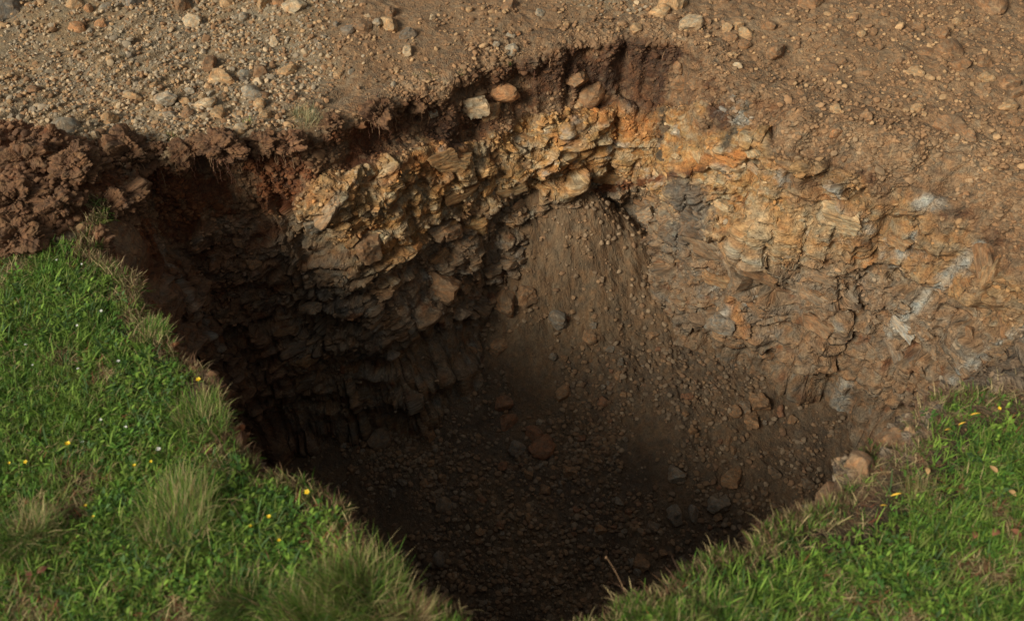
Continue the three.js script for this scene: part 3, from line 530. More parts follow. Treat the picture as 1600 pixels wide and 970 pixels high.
clinging('soil_crumbs', 'small crumbs of earth on the rim and the topsoil face', 'crumbs', 15000, 32, 0.9, 5, (r) => 0.004 + 0.019 * Math.pow(r(), 3) + (r() < 0.02 ? 0.03 * r() : 0), 0.9);
// ---------------------------------------------------------------- where things lie (metres): x, y, z, half size, ...
const BANK_STONES = [
  [-4.064, 0.115, -7.276, 0.098, "slate", "large dark grey boulder at the top left corner of the bank", "top left corner boulder"],
  [-3.549, 0.135, -7.373, 0.062, "tan", "tan stone beside the dark corner boulder on the far left bank", null],
  [-3.42, 0.117, -7.295, 0.041, "orange", "small pale orange stone on the far left bank", null],
  [-3.293, 0.114, -7.335, 0.047, "grey", "small grey stone near the upper left edge of the bank", null],
  [-3.069, 0.121, -7.391, 0.073, "slate", "grey slab stone at the top edge of the gravel bank", "top edge grey slab"],
  [-3.183, 0.123, -7.409, 0.047, "grey", null, null],
  [-2.686, 0.121, -7.379, 0.078, "brown", "broad brown stone at the top edge of the gravel bank", null],
  [-2.553, 0.071, -7.153, 0.072, "pale", "flat topped pale stone alone on the tracked gravel", "flat topped pale stone"],
  [-3.441, 0.07, -7.067, 0.061, "orange", "long orange slab lying across the machine tracks", "long orange slab"],
  [-3.277, 0.074, -7.114, 0.041, "orange", "small orange stone right of the long orange slab", null],
  [-2.334, 0.095, -7.435, 0.063, "tan", null, null],
  [-2.022, 0.124, -7.395, 0.078, "tan", "wide tan stone at the top edge left of centre", null],
  [-1.904, 0.124, -7.406, 0.052, "orange", null, null],
  [-1.767, 0.117, -7.33, 0.078, "pale", "large pale stone at the top edge, highest of the left pile", "large pale top stone"],
  [-2.223, 0.078, -7.24, 0.031, "grey", null, null],
  [-2.171, 0.078, -7.24, 0.036, "grey", null, null],
  [-1.865, 0.035, -6.881, 0.05, "pale", "pale stone alone on the brown dirt above the stone pile", null],
  [-1.702, 0.006, -6.491, 0.072, "tan", "big rounded tan stone right of the stone pile on the rim", "rounded tan stone"],
  [-1.302, 0.002, -6.451, 0.043, "tan", "upright tan stone on the dirt right of the stone pile", null],
  [-2.289, 0.015, -6.553, 0.082, "brown", "flat brown stone at the upper edge of the stone pile", "flat brown stone on the pile"],
  [-2.155, 0.014, -6.363, 0.095, "tan", "largest tan boulder in the stone pile by the rim", "largest pile boulder"],
  [-1.989, -0.004, -6.423, 0.067, "grey", "grey angular stone in the middle of the stone pile", null],
  [-1.886, 0.017, -6.452, 0.062, "brown", "brown wedge stone at the right of the stone pile", null],
  [-1.913, 0.007, -6.171, 0.065, "grey", "leaning grey slab low in the stone pile", "leaning grey slab low in the pile"],
  [-1.812, 0.005, -6.13, 0.042, "brown", null, null],
  [-2.207, 0.021, -6.006, 0.064, "pale", "pale boulder at the lower edge of the stone pile", "pale boulder low in the pile"],
  [-2.488, 0.011, -6.058, 0.083, "grey", "wide half buried grey boulder left of the stone pile", "half buried grey boulder"],
  [-2.351, 0.016, -6.049, 0.046, "tan", null, null],
  [-2.294, 0.005, -5.903, 0.045, "brown", null, null],
  [-2.083, 0.004, -5.888, 0.063, "tan", "tan boulder just above the soil overhang", "tan overhang boulder"],
  [-1.814, 0.007, -6.021, 0.051, "tan", null, null],
  [-2.838, -0.011, -5.828, 0.068, "tan", "tan boulder resting against the red soil clods", "tan boulder by the clods"],
  [-2.757, -0.004, -6.129, 0.056, "tan", null, null],
  [-3.105, 0.001, -5.684, 0.089, "grey", "long flat grey stone half sunk behind the soil clods", "flat grey stone behind the clods"],
  [-1.481, 0.058, -6.94, 0.03, "grey", null, null],
  [-1.515, 0.065, -6.842, 0.03, "slate", null, null],
  [-2.933, 0.041, -6.674, 0.029, "slate", null, null],
  [-3.501, 0.017, -6.2, 0.042, "brown", null, null],
  [-3.28, 0.007, -6.452, 0.038, "pale", null, null],
  [-3.415, -0.015, -6.023, 0.028, "pale", null, null],
  [-1.585, 0.003, -6.133, 0.042, "brown", null, null],
  [-1.928, 0.003, -5.881, 0.032, "tan", null, null],
  [-2.439, -0.001, -5.896, 0.036, "grey", null, null],
  [-2.656, 0.003, -6.29, 0.033, "tan", null, null],
  [-0.016, 0.115, -7.334, 0.078, "brown", "large grey brown stone at the top edge near the centre", "large stone at the top centre"],
  [0.237, 0.099, -7.264, 0.046, "grey", "greenish grey stone right of the large top centre stone", null],
  [-1.289, 0.091, -7.005, 0.05, "slate", "bluish grey stone at the left end of the stone row", null],
  [-1.172, 0.103, -7.001, 0.06, "brown", "brown stone second from the left in the row of bank stones", null],
  [-1.057, 0.112, -7.07, 0.051, "grey", "rounded grey stone third in the row of bank stones", null],
  [-0.97, 0.098, -7.043, 0.076, "tan", "tan stone with a dark right face in the row of bank stones", "tan stone with a dark right face"],
  [-0.816, 0.081, -6.937, 0.07, "slate", "dark grey stone at the right end of the stone row", "dark grey stone at the row end"],
  [-0.799, 0.056, -6.697, 0.054, "pale", "round pale stone alone on smooth dirt below the stone row", "round pale stone"],
  [-0.87, 0.002, -6.509, 0.029, "tan", null, null],
  [-1.207, 0.015, -6.475, 0.029, "grey", null, null],
  [-0.342, 0.107, -7.315, 0.031, "tan", null, null],
  [-0.975, 0.113, -7.224, 0.051, "brown", null, null],
  [0.045, 0.06, -6.98, 0.025, "orange", null, null],
  [-0.005, 0.065, -6.948, 0.035, "grey", null, null],
  [-0.124, 0.061, -6.81, 0.03, "grey", null, null],
  [-0.005, 0.017, -6.791, 0.05, "grey", "grey flat stone above the rock lodged in the soil face", null],
  [1.179, 0.094, -7.285, 0.083, "tan", "cube shaped tan boulder left of the round tan boulder", "cube shaped tan boulder"],
  [1.297, 0.132, -7.356, 0.104, "tan", "long flat tan slab at the top edge above the tan boulders", null],
  [1.28, 0.094, -7.184, 0.046, "brown", "brown stone wedged between the two tan boulders", null],
  [1.393, 0.1, -7.073, 0.096, "pale", "large round tan boulder right of centre on the bank", "large round tan boulder"],
  [0.99, 0.08, -7.026, 0.051, "tan", "low tan stone left of the cube shaped boulder", null],
  [1.53, 0.091, -7.101, 0.061, "brown", "tall brown stone touching the large round tan boulder", null],
  [1.689, 0.114, -6.979, 0.04, "tan", null, null],
  [1.777, 0.113, -6.993, 0.045, "tan", null, null],
  [1.697, 0.099, -6.861, 0.045, "soil", null, null],
  [1.817, 0.095, -6.889, 0.06, "tan", "tan stone in the cluster right of the round boulder", null],
  [1.796, 0.085, -6.763, 0.049, "soil", null, null],
  [2.005, 0.127, -6.964, 0.06, "soil", "rounded dirt coloured stone on the right bank near the top", null],
  [2.02, 0.076, -6.647, 0.088, "soil", "long flat earth coloured stone lying on smooth dirt", "long flat earth coloured stone"],
  [1.67, 0.056, -6.635, 0.034, "tan", null, null],
  [1.705, 0.04, -6.508, 0.034, "pale", null, null],
  [2.662, 0.186, -7.028, 0.05, "tan", null, null],
  [2.676, 0.162, -6.779, 0.044, "tan", null, null],
  [2.404, 0.196, -7.243, 0.087, "soil", "wide dirt covered stone at the top edge right of centre", "wide top edge stone"],
  [3.095, 0.142, -6.523, 0.057, "soil", null, null],
  [3.226, 0.161, -6.517, 0.1, "brown", "brown wedge boulder on the right slope, the largest there", "brown wedge boulder"],
  [2.946, 0.114, -6.277, 0.051, "tan", "narrow tan stone below the brown wedge boulder", null],
  [2.867, 0.133, -6.405, 0.033, "brown", null, null],
  [3.264, 0.147, -6.312, 0.07, "soil", "dirt covered boulder right below the brown wedge boulder", null],
  [3.381, 0.143, -6.153, 0.046, "tan", "upright tan stone with a dark gap at its left side", "upright tan slope stone"],
  [3.45, 0.151, -6.351, 0.061, "soil", null, null],
  [3.528, 0.146, -6.083, 0.068, "brown", "rounded brown boulder near the right edge of the slope", null],
  [3.56, 0.134, -5.954, 0.054, "soil", null, null],
  [3.462, 0.096, -5.838, 0.058, "tan", "low tan stone near the right edge of the slope", null],
  [3.741, 0.235, -7.137, 0.116, "brown", "olive brown boulder in the upper right corner", "upper right corner boulder"],
  [3.119, 0.179, -6.85, 0.049, "soil", null, null],
  [3.286, 0.19, -6.755, 0.058, "soil", null, null],
  [3.545, 0.196, -6.888, 0.035, "soil", null, null],
  [3.442, 0.194, -6.904, 0.04, "tan", null, null],
  [2.833, 0.081, -5.838, 0.04, "tan", null, null],
  [3.002, 0.053, -5.635, 0.088, "brown", "brown lump of earth and stone above the right rim", "brown rim lump"],
  [3.108, 0.051, -5.549, 0.061, "brown", null, null],
  [3.488, 0.056, -5.694, 0.04, "soil", null, null],
  [3.442, 0.046, -5.534, 0.048, "soil", null, null],
  [3.171, -0.036, -5.274, 0.042, "tan", "tan stone low on the right slope near the rim", null],
  [2.298, 0.037, -5.909, 0.041, "tan", null, null],
  [2.079, 0.013, -6.3, 0.033, "soil", null, null],
  [2.485, 0.031, -5.794, 0.045, "soil", null, null],
  [2.357, 0.09, -6.387, 0.047, "brown", null, null],
  [1.552, -0.217, -2.801, 0.081, "brown", "brown grey rock slab at the grass edge, lowest on the right rim", "grey slab at the right grass edge"],
  [1.637, 0.023, -2.785, 0.075, "brown", "bare grey brown rock on the right rim above the slab", "bare rock on the right rim"],
  [1.865, -0.017, -2.972, 0.072, "brown", "brown earthy rock on the right rim beside the grass", null],
  [1.938, 0.019, -2.998, 0.034, "tan", "small pale stone set in the earth of the right rim", null],
];
const FLOOR_ROCKS = [
  [-0.027, -2.531, -5.209, 0.075, "rust", "rusty rounded rock upper left of the rust red pair", "rusty rounded rock on the floor"],
  [0.176, -2.566, -5.12, 0.069, "rust", "smaller rock of the rust red pair on the floor", null],
  [0.238, -2.604, -5.016, 0.101, "rust", "largest rust red rock in the middle of the floor", "largest rust red rock"],
  [-0.698, -2.632, -5.141, 0.059, "brown", "brown rock on the left part of the pit floor", "brown rock on the left floor"],
  [-1.125, -2.665, -5.147, 0.102, "dark", "long flat dark slab at the left of the pit floor", "long dark floor slab"],
  [0.021, -2.634, -4.993, 0.074, "slate", "dark grey slab left of the largest rust red rock", null],
  [0.475, -2.677, -4.802, 0.063, "brown", "light brown pointed rock in the dark middle of the floor", "light brown pointed rock"],
  [0.136, -2.695, -4.783, 0.042, "brown", null, null],
  [0.269, -2.735, -4.66, 0.047, "brown", "round brown rock below the light brown pointed rock", null],
  [-0.016, -2.754, -4.655, 0.034, "brown", null, null],
  [-0.719, -2.785, -4.761, 0.039, "brown", null, null],
  [-0.981, -2.832, -4.712, 0.034, "slate", null, null],
  [-0.9, -2.79, -4.778, 0.034, "slate", null, null],
  [0.519, -2.799, -4.513, 0.039, "rust", "small rust red rock low on the dark floor", null],
  [1.326, -2.64, -4.755, 0.078, "slate", "dark tapering rock on the right part of the floor", "dark tapering rock"],
  [1.29, -2.765, -4.428, 0.086, "slate", "large dark boulder low on the right of the floor", "large dark boulder"],
  [1.009, -2.969, -4.116, 0.07, "brown", "grey brown rock nearest the grass at the bottom", "bottom grass rock"],
  [1.118, -2.836, -4.374, 0.061, "dark", null, null],
  [-0.266, -2.903, -4.372, 0.038, "brown", null, null],
  [-0.092, -2.859, -4.415, 0.038, "rust", null, null],
  [-0.583, -3.004, -4.196, 0.066, "slate", "flat slate grey rock at the lower left of the floor", "flat slate rock"],
  [-0.321, -3.101, -3.982, 0.033, "brown", null, null],
  [0.857, -2.752, -4.554, 0.038, "slate", null, null],
  [0.22, -2.532, -5.21, 0.029, "grey", "tiny light grey stone right of the rusty rounded rock", null],
  [-0.555, -2.841, -4.586, 0.062, "dark", null, null],
  [-0.059, -2.472, -5.356, 0.073, "rust", "rusty brown rock uppermost in the middle of the floor", "uppermost rusty rock"],
  [0.427, -2.414, -5.426, 0.07, "brown", "brown tilted rock right of the uppermost rusty rock", null],
  [0.764, -2.431, -5.355, 0.046, "rust", "orange brown rock on the upper right floor", null],
  [0.912, -2.284, -5.526, 0.046, "brown", null, null],
  [0.657, -2.129, -5.831, 0.071, "brown", "brown broken rock at the foot of the soil fan", "broken fan foot rock"],
  [1.21, -2.143, -5.869, 0.055, "brown", null, null],
  [-0.331, -2.171, -5.71, 0.041, "brown", null, null],
  [-0.121, -2.19, -5.783, 0.082, "brown", "dark brown lump at the left foot of the soil fan", "left fan foot lump"],
  [0.125, -1.816, -6.063, 0.103, "brown", "rounded brown rock standing out of the soil fan", "rounded rock in the soil fan"],
  [-0.06, -1.909, -6.044, 0.142, "brown", "broad brown rock bulging from the lower soil fan", "broad rock in the lower fan"],
  [0.383, -2.025, -5.936, 0.11, "slate", "grey rock with a dark hollow at the base of the fan", null],
  [2.054, -2.405, -5.318, 0.086, "brown", "oval brown rock near the right wall of the pit", "oval brown rock"],
  [2.104, -2.036, -5.532, 0.058, "brown", "square brown rock beside the right wall edge", "square wall side rock"],
  [1.715, -1.729, -5.608, 0.104, "slate", "long grey rock with white streaks lodged at the wall foot", "long grey rock"],
  [1.847, -2.414, -5.227, 0.053, "brown", null, null],
  [1.947, -2.42, -5.274, 0.059, "dark", null, null],
  [2.245, -2.44, -5.278, 0.035, "rust", null, null],
  [1.785, -2.652, -4.732, 0.098, "brown", "long dark brown rock low near the right grass", "long dark brown rock"],
  [1.645, -2.763, -4.524, 0.097, "slate", "broad dark boulder near the right grass edge", "broad dark boulder"],
  [1.435, -2.765, -4.453, 0.066, "slate", "dark rounded boulder left of the broad dark boulder", null],
  [2.383, -2.679, -4.694, 0.052, "dark", null, null],
  [2.126, -2.643, -4.763, 0.052, "dark", null, null],
  [1.775, -2.531, -5.003, 0.045, "brown", null, null],
  [1.989, -2.47, -5.192, 0.08, "brown", "reddish flat rock below the oval brown rock", null],
  [2.339, -2.494, -5.191, 0.04, "brown", null, null],
];
const WALL_ROCKS = [
  [-0.09, -0.242, -6.61, 0.115, "orange", "rounded orange tan boulder lodged in the topsoil face", "boulder lodged in the topsoil"],
  [-0.297, -0.281, -6.494, 0.089, "pale", "angular pale grey rock left of the lodged orange boulder", null],
  [-0.161, -0.364, -6.556, 0.08, "tan", "tan slab under the lodged orange boulder", null],
  [-0.597, -0.215, -6.264, 0.036, "grey", "small grey stone in the soil left of the lodged rocks", null],
  [0.637, -0.406, -6.922, 0.136, "soil", "crumbled lump of dry soil stuck on the topsoil face", null],
  [0.54, -0.481, -6.8, 0.057, "tan", "tan stone under the crumbled soil lump", null],
  [0.512, -0.251, -6.853, 0.077, "soil", "smaller soil lump above the crumbled lump", null],
  [0.733, -0.447, -6.911, 0.073, "soil", "soil lump right of the crumbled lump", null],
  [1.346, -0.282, -6.827, 0.067, "soil", "rounded clod at the right end of the topsoil face", null],
  [1.327, -0.151, -6.877, 0.061, "soil", "clod on the upper right of the topsoil face", null],
  [1.431, -0.2, -6.703, 0.05, "soil", "low clod beside the topsoil face end", null],
  [2.267, -0.045, -5.708, 0.045, "orange", "orange stone at the top of the right rock wall", null],
  [-0.552, -1.514, -5.757, 0.129, "brown", "hollow broken boulder on the left slope below the shelf", "hollow boulder"],
  [-1.088, -0.871, -5.488, 0.109, "brown", "square brown block under the rock shelf", null],
  [-1.464, -0.671, -5.5, 0.06, "grey", "grey white stone in the rock shelf at the left", null],
  [-0.507, -1.098, -5.967, 0.101, "brown", "brown block under the middle of the rock shelf", null],
  [-0.286, -1.154, -6.164, 0.088, "ochre", "ochre block at the right end of the rock shelf", null],
  [-1.932, -0.94, -5.386, 0.061, "brown", "brown stone in the dark left wall", null],
  [-1.989, -0.773, -5.405, 0.046, "brown", "smaller brown stone in the dark left wall", null],
];
const CLODS = [
  [-3.033, 0.193, -5.077, 0.194, "red", 0, "broad red brown soil clod at the left edge below the gravel"],
  [-2.7, 0.215, -4.925, 0.166, "red", 0, "tall red brown clod with a dark hollow at its left"],
  [-2.981, 0.184, -4.636, 0.176, "red", 0, "crumbly clod at the left edge of the red heap"],
  [-2.739, 0.134, -4.664, 0.135, "red", 0, "low red brown clod in the middle of the heap"],
  [-2.575, 0.006, -5.378, 0.188, "red", 1, "overhanging rooty clod above the dark left corner"],
  [-2.921, 0.061, -4.423, 0.197, "red", 0, "large crumbling clod right above the left grass"],
  [-2.514, -0.045, -4.518, 0.105, "rooty", 1, "rounded clod matted with roots at the tip of the grass"],
  [-2.513, -0.032, -4.887, 0.17, "red", 0, "smooth sloping clod at the corner of the pit"],
  [-2.763, -0.005, -4.365, 0.083, "red", 0, "small clod on the edge of the left grass"],
  [-1.964, 0.016, -5.47, 0.155, "red", 1, "soil clod hanging from the rim below the tan boulder"],
  [-1.693, -0.002, -5.545, 0.122, "red", 1, "rooty soil clod hanging left of the dry grass tuft"],
  [-1.541, -0.022, -5.56, 0.101, "rooty", 1, "root bound sod hanging under the dry grass tuft"],
  [-2.18, 0.014, -5.413, 0.12, "red", 1, "low clod on the rim between two hanging sods"],
  [-2.371, -0.004, -5.438, 0.086, "red", 0, "small rim clod right of the overhanging rooty clod"],
  [-0.967, -0.054, -5.991, 0.124, "red", 1, "brown clod in the soil face left of the lodged rocks"],
  [-1.256, 0.001, -5.799, 0.09, "red", 0, "small brown clod at the rim right of the dry tuft"],
  [-0.717, -0.129, -6.276, 0.115, "red", 1, "flat clod under the mossy rim"],
];
const ROOTS = [
  [-2.415, -0.074, -5.346, 0.24, -0.07, 0.95],
  [-2.377, -0.113, -5.357, 0.15, 0.43, 0.78],
  [-2.241, -0.003, -5.369, 0.14, -0.06, 0.97],
  [-1.044, -0.015, -6.101, 0.28, 0.19, 0.06],
  [-0.97, -0.006, -6.158, 0.15, 0.13, 0.11],
  [-1.094, -0.024, -5.924, 0.18, 0.44, 0.59],
  [-0.475, -0.029, -6.308, 0.1, 0.12, 0.54],
  [-0.662, -0.18, -6.271, 0.16, -0.72, 0.68],
  [-0.076, -0.446, -6.557, 0.12, 0.45, 0.86],
  [-1.637, -0.112, -5.57, 0.22, 0.7, 0.7],
  [-1.577, -0.181, -5.595, 0.26, -0.15, 0.78],
  [-1.511, -0.143, -5.578, 0.2, -0.42, 0.89],
  [-1.468, -0.126, -5.607, 0.16, 0.86, 0.45],
  [-1.713, -0.234, -5.577, 0.15, -0.8, 0.5],
  [1.085, -0.14, -6.961, 0.1, -0.03, 0.99],
  [1.433, -0.031, -6.697, 0.09, -0.75, 0.66],
  [0.297, -0.017, -6.732, 0.1, -0.01, 0.92],
  [0.174, -0.099, -6.702, 0.12, 0.57, 0.78],
  [-2.617, 0.059, -5.108, 0.12, 0.9, 0.42],
  [-2.063, -0.115, -5.496, 0.12, -0.16, 0.84],
  [-1.336, -0.022, -5.712, 0.12, 0.34, 0.26],
  [-0.768, -0.198, -6.254, 0.14, 0.57, 0.68],
  [0.923, -0.118, -6.994, 0.08, -0.65, 0.75],
  [1.215, -0.069, -6.911, 0.09, -0.29, 0.96],
  [0.05, -0.174, -6.737, 0.1, 0.01, 0.99],
];
const TUSSOCKS = [
  [-1.471, 0.006, -2.423, 0.212, 0.2, "green", "round green tussock in the middle of the left grass"],
  [-0.613, -0.023, -2.11, 0.242, 0.21, "green", "largest tussock, leaning over the edge of the pit"],
  [-1.519, -0.031, -3.048, 0.173, 0.14, "green", "grassy tussock beside the left edge of the pit"],
  [-2.145, 0.007, -2.373, 0.168, 0.17, "dull", "dark green tussock at the left border of the grass"],
  [-1.103, -0.001, -2.068, 0.186, 0.17, "dull", "tussock with straw coloured middle at the bottom left"],
  [-2.041, 0.004, -2.391, 0.084, 0.13, "straw", "small pale tussock right of the dark green one"],
  [-0.79, -0.012, -1.961, 0.198, 0.2, "green", "tussock at the bottom left of the largest tussock"],
  [0.867, 0.009, -2.014, 0.171, 0.11, "dull", "low faded tussock at the bottom beside the pit tip"],
  [0.551, 0.003, -2.005, 0.118, 0.08, "dull", "low tussock on the tip of the right grass"],
  [-0.421, -0.011, -1.988, 0.118, 0.16, "straw", "pale tussock right of the largest tussock at the pit edge"],
  [-1.936, -0.001, -3.636, 0.12, 0.09, "green", "small tussock at the upper left edge of the pit"],
  [1.882, -0.018, -2.629, 0.118, 0.08, "straw", "dry straw patch of grass on the right lawn"],
  [0.679, 0.019, -1.943, 0.144, 0.11, "green", "low tussock at the bottom edge right of the pit tip"],
];
const SPRIGS = [
  [-1.443, -0.002, -5.787, 0.134, 0.13, "pale", "pale dry grass tuft hanging over the left rim"],
  [-1.547, -0.017, -5.914, 0.091, 0.1, "pale", "short dry tuft behind the pale hanging tuft"],
  [-2.663, 0.001, -5.525, 0.048, 0.05, "green", "small green sprig on the overhanging rooty clod"],
  [-2.334, 0.017, -5.58, 0.052, 0.05, "green", "green sprig on the rim between the clods"],
  [-2.046, 0.03, -5.558, 0.048, 0.05, "green", "green sprig below the tan boulder on the rim"],
  [-1.845, 0.027, -5.742, 0.049, 0.05, "green", "green sprig left of the hanging sods"],
  [-2.844, 0.147, -4.647, 0.05, 0.05, "pale", "pale grass wisp caught between the red clods"],
  [-0.718, 0.01, -6.427, 0.048, 0.04, "green", "tiny green sprig on the rim left of the centre"],
  [-0.595, 0.012, -6.442, 0.048, 0.04, "green", "second green sprig on the rim left of the centre"],
  [-0.385, 0.017, -6.473, 0.053, 0.04, "green", "green sprig above the lodged angular rock"],
  [-0.039, -0.014, -6.676, 0.049, 0.04, "green", "green sprig above the lodged orange boulder"],
  [-2.333, -0.349, -4.499, 0.052, 0.07, "straw", "dry straw wisp on the left edge of the pit"],
  [3.069, 0.117, -6.17, 0.042, 0.04, "green", "tiny weed on the right slope"],
  [-1.799, 0.002, -3.42, 0.056, 0.07, "straw", "dry straw on the left edge above the yellow flower"],
];
const YELLOW_FLOWERS = [
  [-2.097, -2.864, 0.016, "large yellow flower on the left grass"],
  [-2.256, -2.757, 0.01, "yellow flower near the left border"],
  [-2.324, -2.744, 0.009, "yellow flower at the very left border"],
  [-1.749, -2.741, 0.01, "yellow flower above the round tussock"],
  [-1.678, -2.765, 0.009, "yellow flower right beside the one above the round tussock"],
  [-1.895, -2.508, 0.009, "yellow flower left of the round tussock"],
  [-1.841, -2.45, 0.008, "orange yellow flower below the one left of the tussock"],
  [-0.929, -2.6, 0.013, "bright yellow flower at the edge of the pit by the largest tussock"],
  [-1.074, -2.461, 0.01, "yellow flower in the dark leaves right of the round tussock"],
  [-1.144, -2.406, 0.009, "yellow flower low in the dark leaves"],
  [-1.006, -2.336, 0.009, "lowest yellow flower left of the largest tussock"],
  [-1.579, -3.274, 0.014, "single yellow flower on the left edge of the pit"],
  [2.378, -3.08, 0.01, "yellow flower on the right rim"],
];
const WHITE_FLOWERS = [
  [-1.674, -2.854, 0.014, "white flower head beside the yellow pair"],
  [-1.995, -3.027, 0.009, "white flower head in the middle of the left grass"],
  [-2.042, -2.891, 0.009, "white flower head right of the large yellow flower"],
  [-2.228, -3.783, 0.009, "white flower head high on the left grass"],
  [-2.021, -3.402, 0.011, "round white flower head near the dry patch"],
  [-2.549, -3.536, 0.009, "white flower head near the left border"],
  [-2.626, -4.222, 0.008, "topmost white flower head below the red clods"],
  [-2.467, -4.181, 0.008, "white flower head near the tip of the grass"],
  [-2.325, -3.675, 0.007, "small white flower head left of the bare edge"],
  [-2.459, -3.388, 0.007, "small white flower head at the left"],
  [-2.216, -3.358, 0.007, "small white flower head below the left pair"],
  [-1.863, -2.978, 0.012, "pale flower cluster above the white head"],
];
const DEAD_LEAVES = [
  [2.239, -2.741, 0.03, "tan", "curled tan dead leaf on the right grass"],
  [2.273, -2.605, 0.028, "tan", "upright tan dead leaf near the right border"],
  [2.115, -2.391, 0.034, "brown", "brown dead leaf in the middle of the right trio"],
  [2.202, -2.388, 0.036, "brown", "largest brown dead leaf near the right border"],
  [2.025, -2.382, 0.03, "brown", "left brown dead leaf of the right trio"],
  [1.928, -2.73, 0.024, "tan", "small tan dead leaf left on the right grass"],
  [2.267, -3.066, 0.032, "yellow", "yellow blade lying highest on the right grass"],
  [2.182, -3.007, 0.026, "yellow", "second yellow blade below the highest one"],
  [2.1, -2.967, 0.026, "yellow", "third yellow blade, left of the other two"],
  [1.748, -2.602, 0.032, "yellow", "yellow blade low on the right grass near the slab"],
  [1.674, -2.543, 0.022, "yellow", "short yellow blade beside the low yellow one"],
  [-1.988, -2.202, 0.03, "red", "reddish leaf at the lower left of the grass"],
  [-2.027, -2.176, 0.028, "red", "red leaf left of the reddish leaf at the lower left"],
];
// ---------------------------------------------------------------- things
function thing(o, name, label, category, group) { o.name = numbered(name); o.userData = { label, category }; if (group) o.userData.group = group; scene.add(o); o.traverse(c => { if (c.isMesh) c.castShadow = c.receiveShadow = true; }); return o; }
function part(parent, name, geo, mat) { const m = new THREE.Mesh(geo, mat); m.name = name; m.castShadow = m.receiveShadow = true; parent.add(m); return m; }
stoneMats.ochre = M.stone.clone(); stoneMats.ochre.name = 'ochre_stone'; stoneMats.ochre.color.setRGB(0.52, 0.30, 0.115);
function placeStone(name, x, y, z, half, tint, mats, seed, sink, label, category, group) {
  const r = rng(seed * 131 + 7), set = (name === 'lodged_rock' || name === 'fallen_rock' && r() < 0.45) && tint !== 'orange' && tint !== 'soil' ? SLABS : STONES, m = new THREE.Mesh(set[Math.floor(r() * set.length)], mats[tint]);
  m.scale.set(half * (1.0 + 0.15 * r()), half * (0.85 + 0.3 * r()), half * (0.9 + 0.3 * r())); m.rotation.set((r() - 0.5) * 0.7, r() * 6.283, (r() - 0.5) * 0.7); m.position.set(x, y + half * sink, z);
  return thing(m, name, label, category, group);
}
function nearestMark(marks, x, z) { let b = null, d = 1e9; for (const m of marks) { const q = Math.hypot(m[0] - x, m[2] - z); if (q < d && q > 0.01) { d = q; b = m; } } return b; }
const sizeWord = (h) => h < 0.032 ? 'small' : h < 0.055 ? 'middling' : 'big';
const tintWord = { tan: 'tan', grey: 'grey', brown: 'brown', orange: 'orange', pale: 'pale', dark: 'dark', rust: 'rusty', slate: 'dark grey', soil: 'earthy', red: 'reddish' };
function sideOf(m, x, z) { const dx = x - m[0], dz = z - m[2]; return Math.abs(dx) > Math.abs(dz) ? (dx < 0 ? 'left of' : 'right of') : (dz < 0 ? 'behind' : 'in front of'); }
function stoneLabel(kind, half, tint, marks, x, z) { const m = nearestMark(marks, x, z); return { text: `${sizeWord(half)} ${tintWord[tint]} ${kind} ${sideOf(m, x, z)} the ${m[6]}`, d: Math.hypot(m[0] - x, m[2] - z) }; }
const ORDER = ['nearest', 'second', 'third', 'fourth', 'fifth', 'sixth', 'seventh', 'eighth', 'ninth', 'tenth', 'eleventh', 'twelfth', 'thirteenth', 'fourteenth'];
function settleLabels(list) {   // stones described alike are told apart by their order from the landmark
  const by = new Map(); for (const o of list) { const l = o.userData.label; if (typeof l !== 'string') (by.get(l.text) ?? by.set(l.text, []).get(l.text)).push(o); }
  for (const [text, os] of by) { os.sort((a, b) => a.userData.label.d - b.userData.label.d); os.forEach((o, i) => { o.userData.label = os.length === 1 ? text : i === 0 ? 'nearest ' + text : ORDER[i] + ' ' + text; }); }
}
const bankThings = [], floorThings = [];
{
  const marks = BANK_STONES.filter(s => s[6]), r = rng(4242); let k = 0;
  for (const [x, y, z, half, tint, label] of BANK_STONES)
    bankThings.push(placeStone('stone', x, y, z, half * 1.22, tint, stoneMats, ++k, z > -3.4 ? -0.45 : 0.02, label || stoneLabel('stone', half, tint, marks, x, z), 'stone', 'loose stones on the bank'));
  let made = 0, tries = 0;
  while (made < 170 && tries++ < 9000) {
    const x = -4.2 + 8.6 * r(), z = -8.3 + 3.4 * r(), d = rimDistance(x, z); if (d < 0.1 || turf(x, z) > 0.1 || mound(x, z) > 0.2) continue;
    const pile = Math.exp(-((x + 2.05) ** 2 / 0.35 + (z + 5.95) ** 2 / 0.14)) * 1.6 + 0.7 * Math.exp(-((x - 3.0) ** 2 / 0.5 + (z + 6.6) ** 2 / 0.5)) + 0.5 * sstep(-7.2, -7.7, z);
    if (r() > 0.12 + pile) continue;
    const half = 0.022 + 0.034 * r() * r() + (pile > 0.8 ? 0.016 : 0), tint = x > 0.6 ? ['soil', 'soil', 'tan', 'brown'][Math.floor(r() * 4)] : ['tan', 'grey', 'pale', 'tan', 'brown', 'slate'][Math.floor(r() * 6)];
    bankThings.push(placeStone('stone', x, groundHeight(x, z), z, half, tint, stoneMats, 1000 + made, 0.05, stoneLabel('stone', half, tint, marks, x, z), 'stone', 'loose stones on the bank')); made++;
  }
  settleLabels(bankThings);
}
